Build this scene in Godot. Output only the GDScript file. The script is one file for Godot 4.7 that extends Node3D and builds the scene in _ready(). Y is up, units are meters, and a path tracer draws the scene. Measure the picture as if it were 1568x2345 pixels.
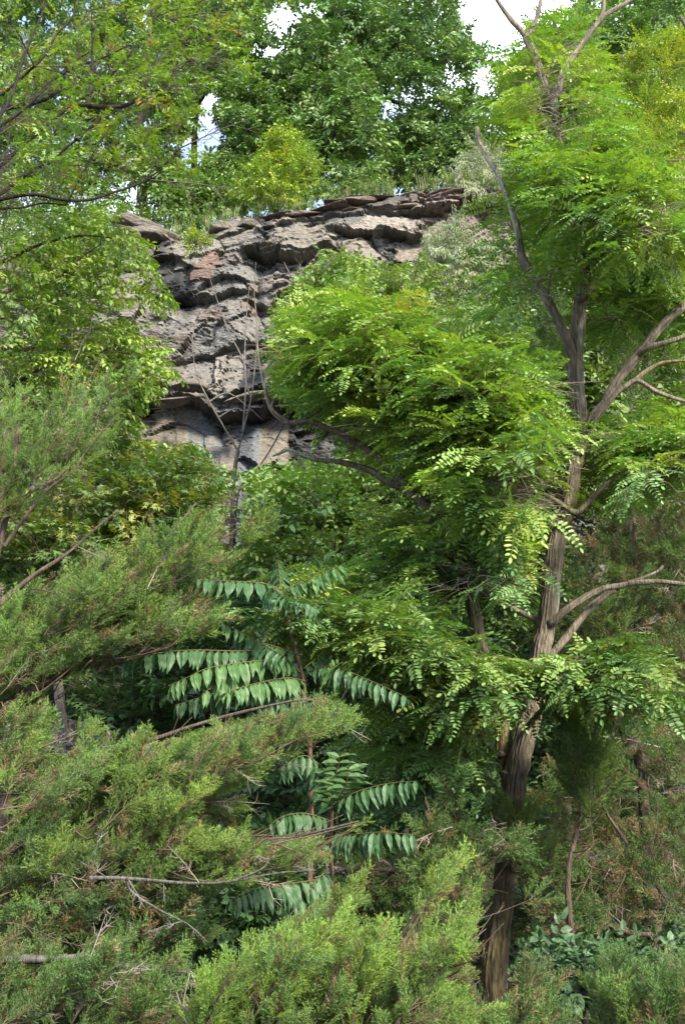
extends Node3D
# A wooded rock face: locust in the middle, junipers in front, cliff behind, trees on the cliff top.

const WID := 1568.0
const HEI := 2344.0
const TH := 0.4452          # tan of half the vertical field of view
const ASPECT := 684.0 / 1024.0
const PITCH := 13.0
var cam_basis: Basis
var rng := RandomNumberGenerator.new()
var noise := FastNoiseLite.new()
var noise2 := FastNoiseLite.new()
var names := {}
var M := {}
var S := {}

# ------------------------------------------------------------------ helpers
# a point of the place: direction u, v in the view, standing d metres ahead of the camera
func P(u: float, v: float, d: float) -> Vector3:
	var dir := cam_basis * Vector3((u / WID - 0.5) * 2.0 * TH * ASPECT, (0.5 - v / HEI) * 2.0 * TH, -1.0)
	return dir * (d / -dir.z)

func ground_y(x: float, d: float) -> float:
	var y := -2.2
	if d > 10.0: y += smoothstep(10.0, 26.5, d) * 4.2
	y += noise2.get_noise_2d(x * 2.0, d * 2.0) * 0.35 * smoothstep(2.0, 8.0, absf(d) + 2.0)
	if d > 28.6: y = lerpf(y, plateau_y(x), smoothstep(28.6, 29.4, d))
	return y

func G(x: float, d: float) -> Vector3:
	return Vector3(x, ground_y(x, d), -d)

# a foot on the ground below the point seen at u, at distance d
func foot(u: float, d: float) -> Vector3:
	var p := P(u, 1200, d)
	return G(p.x, d)

class Buf:
	var v := PackedVector3Array()
	var n := PackedVector3Array()
	var c := PackedColorArray()
	var uv := PackedVector2Array()
	var i := PackedInt32Array()
	func tri(a: Vector3, b: Vector3, d: Vector3, col: Color) -> void:
		var nn := (d - a).cross(b - a).normalized()
		var k := v.size()
		v.push_back(a); v.push_back(b); v.push_back(d)
		n.push_back(nn); n.push_back(nn); n.push_back(nn)
		c.push_back(col); c.push_back(col); c.push_back(col)
		i.push_back(k); i.push_back(k + 1); i.push_back(k + 2)
	func tri_n(a: Vector3, b: Vector3, d: Vector3, na: Vector3, nb: Vector3, nd: Vector3, col: Color) -> void:
		var k := v.size()
		v.push_back(a); v.push_back(b); v.push_back(d)
		n.push_back(na); n.push_back(nb); n.push_back(nd)
		c.push_back(col); c.push_back(col); c.push_back(col)
		i.push_back(k); i.push_back(k + 1); i.push_back(k + 2)
	func tube(pts: PackedVector3Array, r0: float, r1: float, sides: int, col: Color) -> void:
		var m := pts.size()
		var k := v.size()
		var t := (pts[1] - pts[0]).normalized()
		var side := t.cross(Vector3(0.31, 0.17, 0.93)).normalized()
		for j in m:
			if j > 0 and j < m - 1: t = (pts[j + 1] - pts[j - 1]).normalized()
			elif j == m - 1: t = (pts[j] - pts[j - 1]).normalized()
			side = (side - t * side.dot(t)).normalized()
			var up := t.cross(side)
			var r := lerpf(r0, r1, float(j) / (m - 1))
			for s in sides:
				var a := TAU * s / sides
				var o := side * cos(a) + up * sin(a)
				v.push_back(pts[j] + o * r); n.push_back(o); c.push_back(col)
		for j in m - 1:
			for s in sides:
				var a := k + j * sides + s
				var b := k + j * sides + (s + 1) % sides
				i.push_back(a); i.push_back(a + sides); i.push_back(b)
				i.push_back(b); i.push_back(a + sides); i.push_back(b + sides)
	func mesh(mat: Material) -> ArrayMesh:
		var a := []
		a.resize(Mesh.ARRAY_MAX)
		a[Mesh.ARRAY_VERTEX] = v; a[Mesh.ARRAY_NORMAL] = n; a[Mesh.ARRAY_COLOR] = c; a[Mesh.ARRAY_INDEX] = i
		var me := ArrayMesh.new()
		me.add_surface_from_arrays(Mesh.PRIMITIVE_TRIANGLES, a)
		me.surface_set_material(0, mat)
		return me

func numbered(called: String) -> String:
	names[called] = names.get(called, -1) + 1
	return called if names[called] == 0 else "%s_%03d" % [called, names[called]]

func tag(o: Node, label: String, category: String, group := "", kind := "") -> void:
	if label: o.set_meta("label", label)
	if category: o.set_meta("category", category)
	if group: o.set_meta("group", group)
	if kind: o.set_meta("kind", kind)

func put(called: String, mesh: Mesh, parent: Node3D = self, kind := "") -> MeshInstance3D:
	var o := MeshInstance3D.new()
	o.mesh = mesh
	if parent == self: o.name = numbered(called)
	else: o.name = called
	parent.add_child(o, true)
	if kind: o.set_meta("kind", kind)
	return o

func smooth(pts: PackedVector3Array, step: float) -> PackedVector3Array:
	var c := Curve3D.new()
	c.bake_interval = step
	for j in pts.size():
		var a := pts[maxi(j - 1, 0)]
		var b := pts[mini(j + 1, pts.size() - 1)]
		var t := (b - a) / 6.0
		c.add_point(pts[j], -t, t)
	return c.get_baked_points()

# [[u, v, d], ...] or [[u, v], ...] with one distance, in units of s view units
func line(a: Array, d := 0.0, s := 1.0, o := Vector2.ZERO) -> PackedVector3Array:
	var r := PackedVector3Array()
	for q in a: r.push_back(P(q[0] * s + o.x, q[1] * s + o.y, q[2] if q.size() > 2 else d))
	return r

# ------------------------------------------------------------------ materials
func lin(r: float, g: float, b: float) -> Color: return Color(r, g, b)

func leaf_mat(name_: String, rough: float, back: Color, spec := 0.5) -> StandardMaterial3D:
	var m := StandardMaterial3D.new()
	m.resource_name = name_
	m.vertex_color_use_as_albedo = true
	m.roughness = rough
	m.metallic_specular = spec
	m.cull_mode = BaseMaterial3D.CULL_DISABLED
	if back.r + back.g > 0:
		m.backlight_enabled = true
		m.backlight = back
	return m

func noise_image(size: int, f: float, oct: int, seed_: int, lo: float, hi: float, sx := 1.0, sy := 1.0) -> Image:
	var fn := FastNoiseLite.new()
	fn.seed = seed_; fn.frequency = f; fn.fractal_octaves = oct
	var im := Image.create(size, size, false, Image.FORMAT_RGB8)
	for y in size:
		for x in size:
			# blended over the seam so that the pattern repeats without an edge
			var ax := float(x) / size
			var ay := float(y) / size
			var a := fn.get_noise_2d(x * sx, y * sy)
			var b := fn.get_noise_2d((x - size) * sx, y * sy)
			var c := fn.get_noise_2d(x * sx, (y - size) * sy)
			var e := fn.get_noise_2d((x - size) * sx, (y - size) * sy)
			var n := lerpf(lerpf(a, b, ax), lerpf(c, e, ax), ay)
			var g := clampf(lerpf(lo, hi, n * 0.9 + 0.5), 0, 1)
			im.set_pixel(x, y, Color(g, g, g))
	return im

func make_materials() -> void:
	M.locust = leaf_mat("locust_leaf", 0.48, Color(0.78, 0.86, 0.42))
	M.broad = leaf_mat("broad_leaf", 0.5, Color(0.8, 0.86, 0.35))
	M.glossy = leaf_mat("glossy_leaf", 0.55, Color(0.6, 0.7, 0.3))
	M.needle = leaf_mat("juniper_scale", 0.6, Color(0.6, 0.68, 0.3), 0.4)
	M.grass = leaf_mat("grass_blade", 0.6, Color(0.7, 0.75, 0.4))
	M.wood = leaf_mat("twig_bark", 0.9, Color.BLACK, 0.3)
	var b := leaf_mat("furrowed_bark", 0.95, Color.BLACK, 0.3)
	b.cull_mode = BaseMaterial3D.CULL_BACK
	b.uv1_triplanar = true
	b.uv1_world_triplanar = true
	b.uv1_scale = Vector3(4.0, 1.6, 4.0)
	b.albedo_texture = ImageTexture.create_from_image(noise_image(256, 0.03, 5, 5, 0.5, 1.05, 1.0, 0.5))
	b.heightmap_enabled = true
	b.heightmap_texture = ImageTexture.create_from_image(noise_image(256, 0.06, 4, 8, 0.0, 1.0, 1.0, 0.4))
	b.heightmap_scale = 1.2
	M.bark = b
	var r := leaf_mat("gneiss", 0.85, Color.BLACK, 0.4)
	r.cull_mode = BaseMaterial3D.CULL_BACK
	r.uv1_triplanar = true
	r.uv1_world_triplanar = true
	r.uv1_scale = Vector3(0.37, 0.45, 0.37)
	r.albedo_texture = ImageTexture.create_from_image(noise_image(1024, 0.018, 6, 11, 0.6, 1.12, 0.8, 1.5))
	r.heightmap_enabled = true
	r.heightmap_texture = ImageTexture.create_from_image(noise_image(1024, 0.02, 6, 19, 0.0, 1.0, 0.7, 1.4))
	r.heightmap_scale = 4.0
	M.rock = r
	var g := leaf_mat("leaf_litter", 0.95, Color.BLACK, 0.3)
	g.uv1_triplanar = true
	g.uv1_world_triplanar = true
	g.uv1_scale = Vector3(0.7, 0.7, 0.7)
	g.albedo_texture = ImageTexture.create_from_image(noise_image(512, 0.08, 4, 23, 0.35, 1.1))
	g.heightmap_enabled = true
	g.heightmap_texture = g.albedo_texture
	g.heightmap_scale = 4.0
	M.ground = g

# ------------------------------------------------------------------ leaves and sprigs
# a leaf of two folded halves; dir is the way it points, up its upper side
func leaf(b: Buf, at: Vector3, dir: Vector3, up: Vector3, len: float, wid: float, fold: float, col: Color, full := 0.5, droop := 0.0) -> void:
	var side := dir.cross(up).normalized()
	up = side.cross(dir).normalized()
	var h := wid * 0.5
	var tip := at + dir * len - up * (droop * len)
	var mid := at + dir * (len * 0.5) - up * (droop * len * 0.2)
	for s in [-1.0, 1.0]:
		var e1: Vector3 = at + dir * (len * (full - 0.26)) + side * (s * h * 0.85) + up * (fold * h)
		var e2: Vector3 = at + dir * (len * (full + 0.2)) + side * (s * h * 0.9) + up * (fold * h - droop * len * 0.35)
		if s > 0:
			b.tri(at, mid, e1, col); b.tri(e1, mid, e2, col); b.tri(mid, tip, e2, col)
		else:
			b.tri(at, e1, mid, col); b.tri(e1, e2, mid, col); b.tri(mid, e2, tip, col)

func vary(c: Color, k: float) -> Color:
	var g := 1.0 + rng.randf_range(-k, k)
	return Color(c.r * g * (1.0 + rng.randf_range(-k, k) * 0.5), c.g * g, c.b * g * (1.0 + rng.randf_range(-k, k)))

const TWIG := Color(0.9, 0.45, 1.2)

# a twig that bears feathered leaves of oval leaflets
func locust_sprig(n: int, len: float, pairs: int, ll: float, lw: float) -> Mesh:
	var b := Buf.new()
	b.tube(PackedVector3Array([Vector3.ZERO, Vector3(0, 0.01, -len * 0.5), Vector3(0, -0.01, -len)]), 0.004, 0.0015, 3, TWIG)
	for j in n:
		var t := (j + 0.6) / n
		var at := Vector3(0, 0, -len * t)
		var s := 1.0 if j % 2 == 0 else -1.0
		var yaw := s * rng.randf_range(0.5, 1.15)
		if j == n - 1: yaw *= 0.3
		var pitch := rng.randf_range(-0.45, 0.35)
		var dir := Vector3(sin(yaw) * cos(pitch), sin(pitch), -cos(yaw) * cos(pitch))
		var up := (Vector3.UP + Vector3(rng.randf_range(-0.4, 0.4), 0, rng.randf_range(-0.4, 0.4))).normalized()
		var L := (pairs + 1.2) * lw * 1.08 * rng.randf_range(0.85, 1.15)
		var side := dir.cross(up).normalized()
		up = side.cross(dir)
		var sag := rng.randf_range(0.1, 0.5)
		var fold := rng.randf_range(-0.5, 0.5)
		var end := at
		var pts := PackedVector3Array()
		for q in 4: pts.push_back(at + dir * (L * q / 3.0) - up * (sag * L * pow(q / 3.0, 2)))
		b.tube(pts, 0.0018, 0.001, 3, Color(1.1, 0.9, 1.0))
		for q in pairs:
			var f := (q + 1.0) / (pairs + 0.6)
			var p := at + dir * (L * f) - up * (sag * L * f * f)
			var along := (dir - up * (2.0 * sag * f)).normalized()
			var sz := ll * rng.randf_range(0.85, 1.1) * (0.8 + 0.5 * sin(PI * minf(f + 0.15, 1.0)))
			for e in [-1.0, 1.0]:
				var ld: Vector3 = (side * e * 0.95 + along * 0.35 + up * (fold * 0.5 + rng.randf_range(-0.25, 0.2))).normalized()
				leaf(b, p + ld * 0.003, ld, (up + along * rng.randf_range(-0.55, 0.4) + side * rng.randf_range(-0.3, 0.3)).normalized(), sz, lw * rng.randf_range(0.9, 1.1), rng.randf_range(0.05, 0.35), vary(Color.WHITE, 0.22), 0.52)
		var tipd := (dir - up * (2.0 * sag)).normalized()
		leaf(b, at + dir * L - up * (sag * L), tipd, up, ll, lw, 0.2, vary(Color.WHITE, 0.12), 0.52)
	return b.mesh(M.locust)

# a twig with simple leaves left and right
func leaf_sprig(n: int, len: float, ll: float, lw: float, droop: float, spread: float, mat: Material, full := 0.42, hang := 0.0) -> Mesh:
	var b := Buf.new()
	b.tube(PackedVector3Array([Vector3.ZERO, Vector3(0, 0.01, -len * 0.5), Vector3(0, -0.01, -len)]), 0.0035, 0.0015, 3, TWIG)
	for j in n:
		var t := (j + 0.7) / n
		var s := 1.0 if j % 2 == 0 else -1.0
		var yaw := s * rng.randf_range(0.5, 1.3)
		if j == n - 1: yaw *= 0.2
		var pitch := rng.randf_range(-spread, spread) - hang
		var dir := Vector3(sin(yaw) * cos(pitch), sin(pitch), -cos(yaw) * cos(pitch)).normalized()
		var up := (Vector3.UP + Vector3(rng.randf_range(-spread, spread), 0.2, rng.randf_range(-spread, spread))).normalized()
		var at := Vector3(0, 0, -len * t) + dir * ll * 0.15
		leaf(b, at, dir, up, ll * rng.randf_range(0.75, 1.15), lw * rng.randf_range(0.8, 1.1), rng.randf_range(0.05, 0.4), vary(Color.WHITE, 0.16), full, droop * rng.randf_range(0.3, 1.3))
	return b.mesh(mat)

# lobed leaf: a star of pointed lobes about the stalk's end
func lobed(b: Buf, at: Vector3, dir: Vector3, up: Vector3, size: float, col: Color) -> void:
	var side := dir.cross(up).normalized()
	up = side.cross(dir).normalized()
	var ang := [-2.1, -1.55, -1.0, -0.5, 0.0, 0.5, 1.0, 1.55, 2.1]
	var rad := [0.45, 0.22, 0.85, 0.36, 1.0, 0.36, 0.85, 0.22, 0.45]
	var last := Vector3.ZERO
	for k in 9:
		var p: Vector3 = at + (dir * cos(ang[k]) + side * sin(ang[k])) * (size * 0.62 * rad[k]) - up * (0.12 * size * rad[k] * rad[k])
		if k > 0: b.tri(at, last, p, col)
		last = p

func maple_sprig(n: int, len: float, size: float, mat: Material) -> Mesh:
	var b := Buf.new()
	b.tube(PackedVector3Array([Vector3.ZERO, Vector3(0, 0.02, -len * 0.5), Vector3(0, 0, -len)]), 0.004, 0.0015, 3, TWIG)
	for j in n:
		var t := (j / 2 + 0.8) / (n / 2 + 0.5)
		var s := 1.0 if j % 2 == 0 else -1.0
		var yaw := s * rng.randf_range(0.6, 1.2)
		var dir := Vector3(sin(yaw), rng.randf_range(-0.5, 0.1), -cos(yaw)).normalized()
		var up := (Vector3.UP + Vector3(rng.randf_range(-0.4, 0.4), 0, rng.randf_range(-0.4, 0.4))).normalized()
		lobed(b, Vector3(0, 0, -len * t) + dir * size * 0.6, dir, up, size * rng.randf_range(0.7, 1.2), vary(Color.WHITE, 0.16))
	return b.mesh(mat)

# a plume of a juniper: shoots all round an axis, each set with short scale-leaved tips
func juniper_sprig(len: float, shoots: int, tips: int, wide: float) -> Mesh:
	var b := Buf.new()
	var bend := Vector3(rng.randf_range(-0.03, 0.03), rng.randf_range(-0.01, 0.03), 0)
	b.tube(PackedVector3Array([Vector3.ZERO, Vector3(0, 0, -len * 0.5) + bend * 0.4, Vector3(0, 0, -len) + bend]), 0.003, 0.0012, 3, Color(1.0, 0.6, 0.9))
	for j in shoots:
		var t := 0.08 + 0.92 * (j + rng.randf()) / shoots
		var roll := rng.randf() * TAU
		var out := Vector3(cos(roll), sin(roll) * 0.75, 0)
		var at := Vector3(0, 0, -len * t) + bend * t * t
		var dir := (out * 0.75 + Vector3(0, 0.12, -0.8)).normalized()
		var L := len * 0.42 * (1.0 - 0.55 * t) * rng.randf_range(0.7, 1.25)
		var c := vary(Color.WHITE, 0.2)
		var x := dir.cross(Vector3(rng.randf() - 0.5, rng.randf() - 0.5, rng.randf() - 0.5)).normalized()
		b.tri(at - x * 0.002, at + x * 0.002, at + dir * L, c)
		for q in tips:
			var f := 0.15 + 0.85 * (q + rng.randf()) / tips
			var p := at + dir * (L * f)
			var td := (dir + Vector3(rng.randf_range(-1, 1), rng.randf_range(-1, 1), rng.randf_range(-1, 1)) * 0.75).normalized()
			var w := td.cross(Vector3(rng.randf() - 0.5, rng.randf() - 0.5, rng.randf() - 0.5)).normalized() * wide * 0.5
			b.tri(p - w, p + w, p + td * rng.randf_range(0.012, 0.026) * (len / 0.2), vary(c, 0.15))
	return b.mesh(M.needle)

func dead_sprig(len: float) -> Mesh:
	var b := Buf.new()
	var tip := Vector3(rng.randf_range(-0.1, 0.1), rng.randf_range(-0.1, 0.1), -1) * len
	b.tube(PackedVector3Array([Vector3.ZERO, tip * 0.5 + Vector3(0, 0.03, 0) * len, tip]), 0.006 * len + 0.002, 0.0015, 4, Color.WHITE)
	for j in 9:
		var p := tip * rng.randf_range(0.2, 0.9)
		var d := Vector3(rng.randf_range(-1, 1), rng.randf_range(-0.7, 0.8), -rng.randf_range(0.2, 1.0)).normalized() * len * rng.randf_range(0.15, 0.4)
		var q := p + d * 0.5 + Vector3(rng.randf() - 0.5, rng.randf() - 0.5, rng.randf() - 0.5) * len * 0.08
		b.tube(PackedVector3Array([p, q, p + d]), 0.003, 0.001, 3, vary(Color.WHITE, 0.1))
		for k in 2:
			var e := Vector3(rng.randf() - 0.5, rng.randf() - 0.5, rng.randf() - 0.8) * len * 0.2
			b.tube(PackedVector3Array([q, q + e]), 0.002, 0.0008, 3, vary(Color.WHITE, 0.1))
	return b.mesh(M.wood)

func grass_tuft(n: int, h: float, thin: float) -> Mesh:
	var b := Buf.new()
	for j in n:
		var a := rng.randf() * TAU
		var o := Vector3(cos(a), 0, sin(a))
		var at := o * rng.randf_range(0, 0.12)
		var L := h * rng.randf_range(0.5, 1.1)
		var out := o * L * rng.randf_range(0.1, 0.55)
		var side := o.cross(Vector3.UP) * thin
		var m := at + Vector3(0, L * 0.65, 0) + out * 0.35
		var tip := at + Vector3(0, L * rng.randf_range(0.75, 1.0), 0) + out
		var c := vary(Color.WHITE, 0.2)
		b.tri(at - side, m - side * 0.8, at + side, c); b.tri(at + side, m - side * 0.8, m + side * 0.8, c); b.tri(m - side * 0.8, tip, m + side * 0.8, c)
	return b.mesh(M.grass)

func make_sprigs() -> void:
	build_sprigs()
	for k in S:
		for m in S[k]:
			reaches[m] = m.get_aabb().end.z - m.get_aabb().position.z

func build_sprigs() -> void:
	S.locust = [locust_sprig(5, 0.34, 7, 0.05, 0.027), locust_sprig(6, 0.4, 8, 0.046, 0.025), locust_sprig(5, 0.3, 6, 0.054, 0.029), locust_sprig(5, 0.36, 6, 0.052, 0.028), locust_sprig(4, 0.3, 8, 0.048, 0.026), locust_sprig(6, 0.38, 7, 0.044, 0.024)]
	S.oak = [leaf_sprig(13, 0.5, 0.17, 0.085, 0.3, 0.7, M.glossy, 0.55), leaf_sprig(15, 0.55, 0.16, 0.08, 0.35, 0.8, M.glossy, 0.55), leaf_sprig(11, 0.42, 0.18, 0.085, 0.3, 0.7, M.glossy, 0.55)]
	S.elm = [leaf_sprig(11, 0.4, 0.085, 0.05, 0.3, 0.45, M.broad, 0.42, 0.25), leaf_sprig(13, 0.46, 0.08, 0.046, 0.35, 0.5, M.broad, 0.42, 0.3), leaf_sprig(9, 0.34, 0.09, 0.052, 0.3, 0.5, M.broad, 0.42, 0.3)]
	S.small = [leaf_sprig(15, 0.4, 0.06, 0.036, 0.2, 0.6, M.broad, 0.45), leaf_sprig(17, 0.45, 0.056, 0.034, 0.25, 0.6, M.broad, 0.45)]
	S.maple = [maple_sprig(8, 0.4, 0.15, M.broad), maple_sprig(10, 0.45, 0.14, M.broad), maple_sprig(8, 0.36, 0.16, M.broad)]
	S.narrow = [leaf_sprig(16, 0.5, 0.13, 0.026, 0.5, 0.5, M.broad, 0.45, 0.5), leaf_sprig(18, 0.55, 0.12, 0.025, 0.6, 0.5, M.broad, 0.45, 0.7)]
	S.shade = [leaf_sprig(9, 0.42, 0.12, 0.066, 0.35, 0.4, M.glossy, 0.42, 0.2), leaf_sprig(11, 0.48, 0.11, 0.06, 0.35, 0.4, M.glossy, 0.42, 0.2)]
	S.juniper = [juniper_sprig(0.22, 20, 11, 0.005), juniper_sprig(0.26, 22, 11, 0.005), juniper_sprig(0.18, 18, 11, 0.005), juniper_sprig(0.24, 20, 12, 0.005)]
	S.dead = [dead_sprig(0.5), dead_sprig(0.6), dead_sprig(0.45)]
	S.grass = [grass_tuft(22, 0.35, 0.006), grass_tuft(26, 0.28, 0.006), grass_tuft(14, 0.8, 0.005)]

# ------------------------------------------------------------------ plants
class Plant:
	var root: Node3D
	var base: Vector3
	var wood: Buf
	var nodes := PackedVector3Array()
	var radii := PackedFloat32Array()
	var at := {}
	var tint := {}
	var bark: Color

func plant(called: String, label: String, category: String, base: Vector3, bark: Color, group := "") -> Plant:
	var p := Plant.new()
	p.root = Node3D.new()
	p.root.name = numbered(called)
	add_child(p.root)
	p.root.position = base
	tag(p.root, label, category, group)
	p.base = base
	p.wood = Buf.new()
	p.bark = bark
	p.nodes.push_back(base + Vector3(0, 0.3, 0)); p.radii.push_back(0.05)
	return p

# a trunk or a limb with furrows, as a part of its own
func limb(p: Plant, called: String, pts: PackedVector3Array, r0: float, r1: float, sides := 14, furrow := 0.12, lichen := 0.0, sub: Node3D = null, rad: Array = []) -> MeshInstance3D:
	if called != "trunk" and p.nodes.size() > 3:
		var near := -1
		var dm := 0.45 if r0 >= 0.04 else 0.22
		for k in p.nodes.size():
			var e := p.nodes[k].distance_to(pts[0])
			if e < dm: dm = e; near = k
		if near >= 0 and dm > 0.03:
			var w := PackedVector3Array([p.nodes[near]])
			if dm > 0.12: w.push_back(p.nodes[near].lerp(pts[0], 0.6))
			for k in range(1 if dm < 0.25 else 0, pts.size()): w.push_back(pts[k])
			pts = w
	var q := smooth(pts, clampf(r0 * 0.35, 0.02, 0.05))
	var b := Buf.new()
	var m := q.size()
	var side := (q[1] - q[0]).cross(Vector3(0.2, 0.1, 1)).normalized()
	var t := Vector3.UP
	var run := 0.0
	var mark := 0.0
	var ph := rng.randf() * 100.0
	for j in m:
		t = (q[mini(j + 1, m - 1)] - q[maxi(j - 1, 0)]).normalized()
		side = (side - t * side.dot(t)).normalized()
		var up := t.cross(side)
		var f := float(j) / (m - 1)
		var r := lerpf(r0, r1, f)
		if rad.size():
			var x := f * (rad.size() - 1)
			r = lerpf(rad[int(x)], rad[mini(int(x) + 1, rad.size() - 1)], x - int(x))
		if j > 0: run += q[j].distance_to(q[j - 1])
		r *= 1.0 + noise.get_noise_2d(ph * 7.0, run * 90.0 / maxf(r0 * 10.0, 0.3)) * 0.14
		for s in sides:
			var a := TAU * s / sides
			var o := side * cos(a) + up * sin(a)
			var fq := clampf(r0 / 0.13, 0.35, 1.0)
			var rid := 0.35 * noise.get_noise_3d(cos(a) * 60.0 * fq + ph, sin(a) * 60.0 * fq, run * 30.0) + (absf(noise.get_noise_3d(cos(a) * 105.0 * fq, sin(a) * 105.0 * fq + ph, run * 75.0)) * 2.2 - 0.35) + 0.3 * noise.get_noise_3d(cos(a) * 260.0 * fq, sin(a) * 260.0 * fq + ph, run * 260.0)
			var k := 1.0 + furrow * clampf(rid * 1.6, -1.0, 0.8)
			b.v.push_back(q[j] - p.base + o * (r * k))
			b.n.push_back(o)
			var c := p.bark * (1.0 + 0.5 * clampf(rid * 1.4 + 0.5 * noise.get_noise_3d(cos(a) * 200.0, run * 190.0, sin(a) * 200.0), -0.9, 0.8))
			if lichen > 0.0:
				var li := noise2.get_noise_3d(cos(a) * 9.0 + ph, sin(a) * 9.0, run * 22.0)
				if li > 0.27 / lichen: c = c.lerp(Color(0.42, 0.44, 0.38), clampf((li - 0.27 / lichen) * 14.0, 0, 0.9))
				var mo := noise2.get_noise_3d(cos(a) * 7.0 - ph, sin(a) * 7.0 + 40.0, run * 9.0)
				if mo > 0.2: c = c.lerp(Color(0.2, 0.155, 0.04), clampf((mo - 0.2) * 3.0, 0, 0.5))
			c.a = 1.0
			b.c.push_back(c)
		if run - mark > 0.18 or j == 0 or j == m - 1:
			mark = run
			p.nodes.push_back(q[j]); p.radii.push_back(r)
	for j in m - 1:
		for s in sides:
			var a := j * sides + s
			var e := j * sides + (s + 1) % sides
			b.i.append_array(PackedInt32Array([a, a + sides, e, e, a + sides, e + sides]))
	# closed end
	var last := (m - 1) * sides
	var centre := b.v.size()
	b.v.push_back(q[m - 1] - p.base + t * r1 * 0.3); b.n.push_back(t); b.c.push_back(p.bark * 1.4)
	for s in sides: b.i.append_array(PackedInt32Array([last + s, centre, last + (s + 1) % sides]))
	# normals of the furrowed surface
	var nn := PackedVector3Array()
	nn.resize(b.v.size())
	for k in range(0, b.i.size(), 3):
		var e := (b.v[b.i[k + 2]] - b.v[b.i[k]]).cross(b.v[b.i[k + 1]] - b.v[b.i[k]])
		for h in 3: nn[b.i[k + h]] += e
	for k in nn.size():
		nn[k] = nn[k].normalized()
		if nn[k].dot(b.n[k]) < 0: nn[k] = b.n[k]
	b.n = nn
	return put(called, b.mesh(M.bark), p.root if sub == null else sub)

func sample(poly: Array, n: int) -> Array:
	var pg := PackedVector2Array()
	var lo := Vector2(1e9, 1e9)
	var hi := Vector2(-1e9, -1e9)
	for q in poly:
		var e := Vector2(q[0], q[1])
		pg.push_back(e)
		lo = lo.min(e); hi = hi.max(e)
	var out := []
	var tries := 0
	while out.size() < n and tries < n * 40:
		tries += 1
		var best := Vector2.ZERO
		var far := -1.0
		for k in 5:
			var c := Vector2(rng.randf_range(lo.x, hi.x), rng.randf_range(lo.y, hi.y))
			if not Geometry2D.is_point_in_polygon(c, pg): continue
			var near := 1e9
			for o in out: near = minf(near, c.distance_squared_to(o))
			if near > far: far = near; best = c
		if far >= 0: out.push_back(best)
	return out

func add_sprig(p: Plant, mesh: Mesh, at: Vector3, dir: Vector3, up: Vector3, scale: float, col: Color) -> void:
	if mesh.surface_get_material(0) != M.wood: col = Color(col.r * 1.5, col.g * 1.4, col.b * 1.6)
	if absf(dir.normalized().dot(up.normalized())) > 0.98: up = Vector3(up.y, up.z, up.x)
	var reach: float = reaches.get(mesh, 0.2) * scale
	for f in [0.0, 0.5, 1.0]:
		if in_the_way(at + dir.normalized() * (reach * f), 12.0 * 11.0 / -at.z): return
	var t := Transform3D(Basis.looking_at(dir, up).scaled(Vector3.ONE * scale), at - p.base)
	if not p.at.has(mesh): p.at[mesh] = []; p.tint[mesh] = []
	p.at[mesh].push_back(t); p.tint[mesh].push_back(col)

# places kept free of leaves: [line of view units, half width, distance] and the bare rock
var clear_lines := []
var clear_rock := PackedVector2Array()
var sky_gaps := []
func view(q: Vector3) -> Vector3:
	var l := cam_basis.inverse() * q
	return Vector3((l.x / -l.z / (2.0 * TH * ASPECT) + 0.5) * WID, (0.5 - l.y / -l.z / (2.0 * TH)) * HEI, -q.z)

func in_the_way(q: Vector3, margin := 0.0, loose := 0.1) -> bool:
	var e := view(q)
	var w := Vector2(e.x, e.y)
	if e.z > 30.0:
		for g in sky_gaps:
			if Geometry2D.is_point_in_polygon(w, g): return rng.randf() > 0.12
	if e.z < 26.9 and Geometry2D.is_point_in_polygon(w, clear_rock): return rng.randf() > 0.03
	for c in clear_lines:
		if e.z > c[2] + 0.05: continue
		var pts: PackedVector2Array = c[0]
		if w.x < c[3].x - 60 or w.x > c[4].x + 60 or w.y < c[3].y - 60 or w.y > c[4].y + 60: continue
		for k in pts.size() - 1:
			if Geometry2D.get_closest_point_to_segment(w, pts[k], pts[k + 1]).distance_to(w) < c[1] + margin: return rng.randf() > loose
	return false

func keep_clear(a: Array, half: float, d: float, s := 1.0) -> void:
	var pts := PackedVector2Array()
	var lo := Vector2(1e9, 1e9)
	var hi := -lo
	for q in a:
		var e := Vector2(q[0], q[1]) * s
		pts.push_back(e); lo = lo.min(e); hi = hi.max(e)
	clear_lines.push_back([pts, half, d, lo, hi])

func rv(k: float) -> Vector3: return Vector3(rng.randf_range(-k, k), rng.randf_range(-k, k), rng.randf_range(-k, k))

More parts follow.
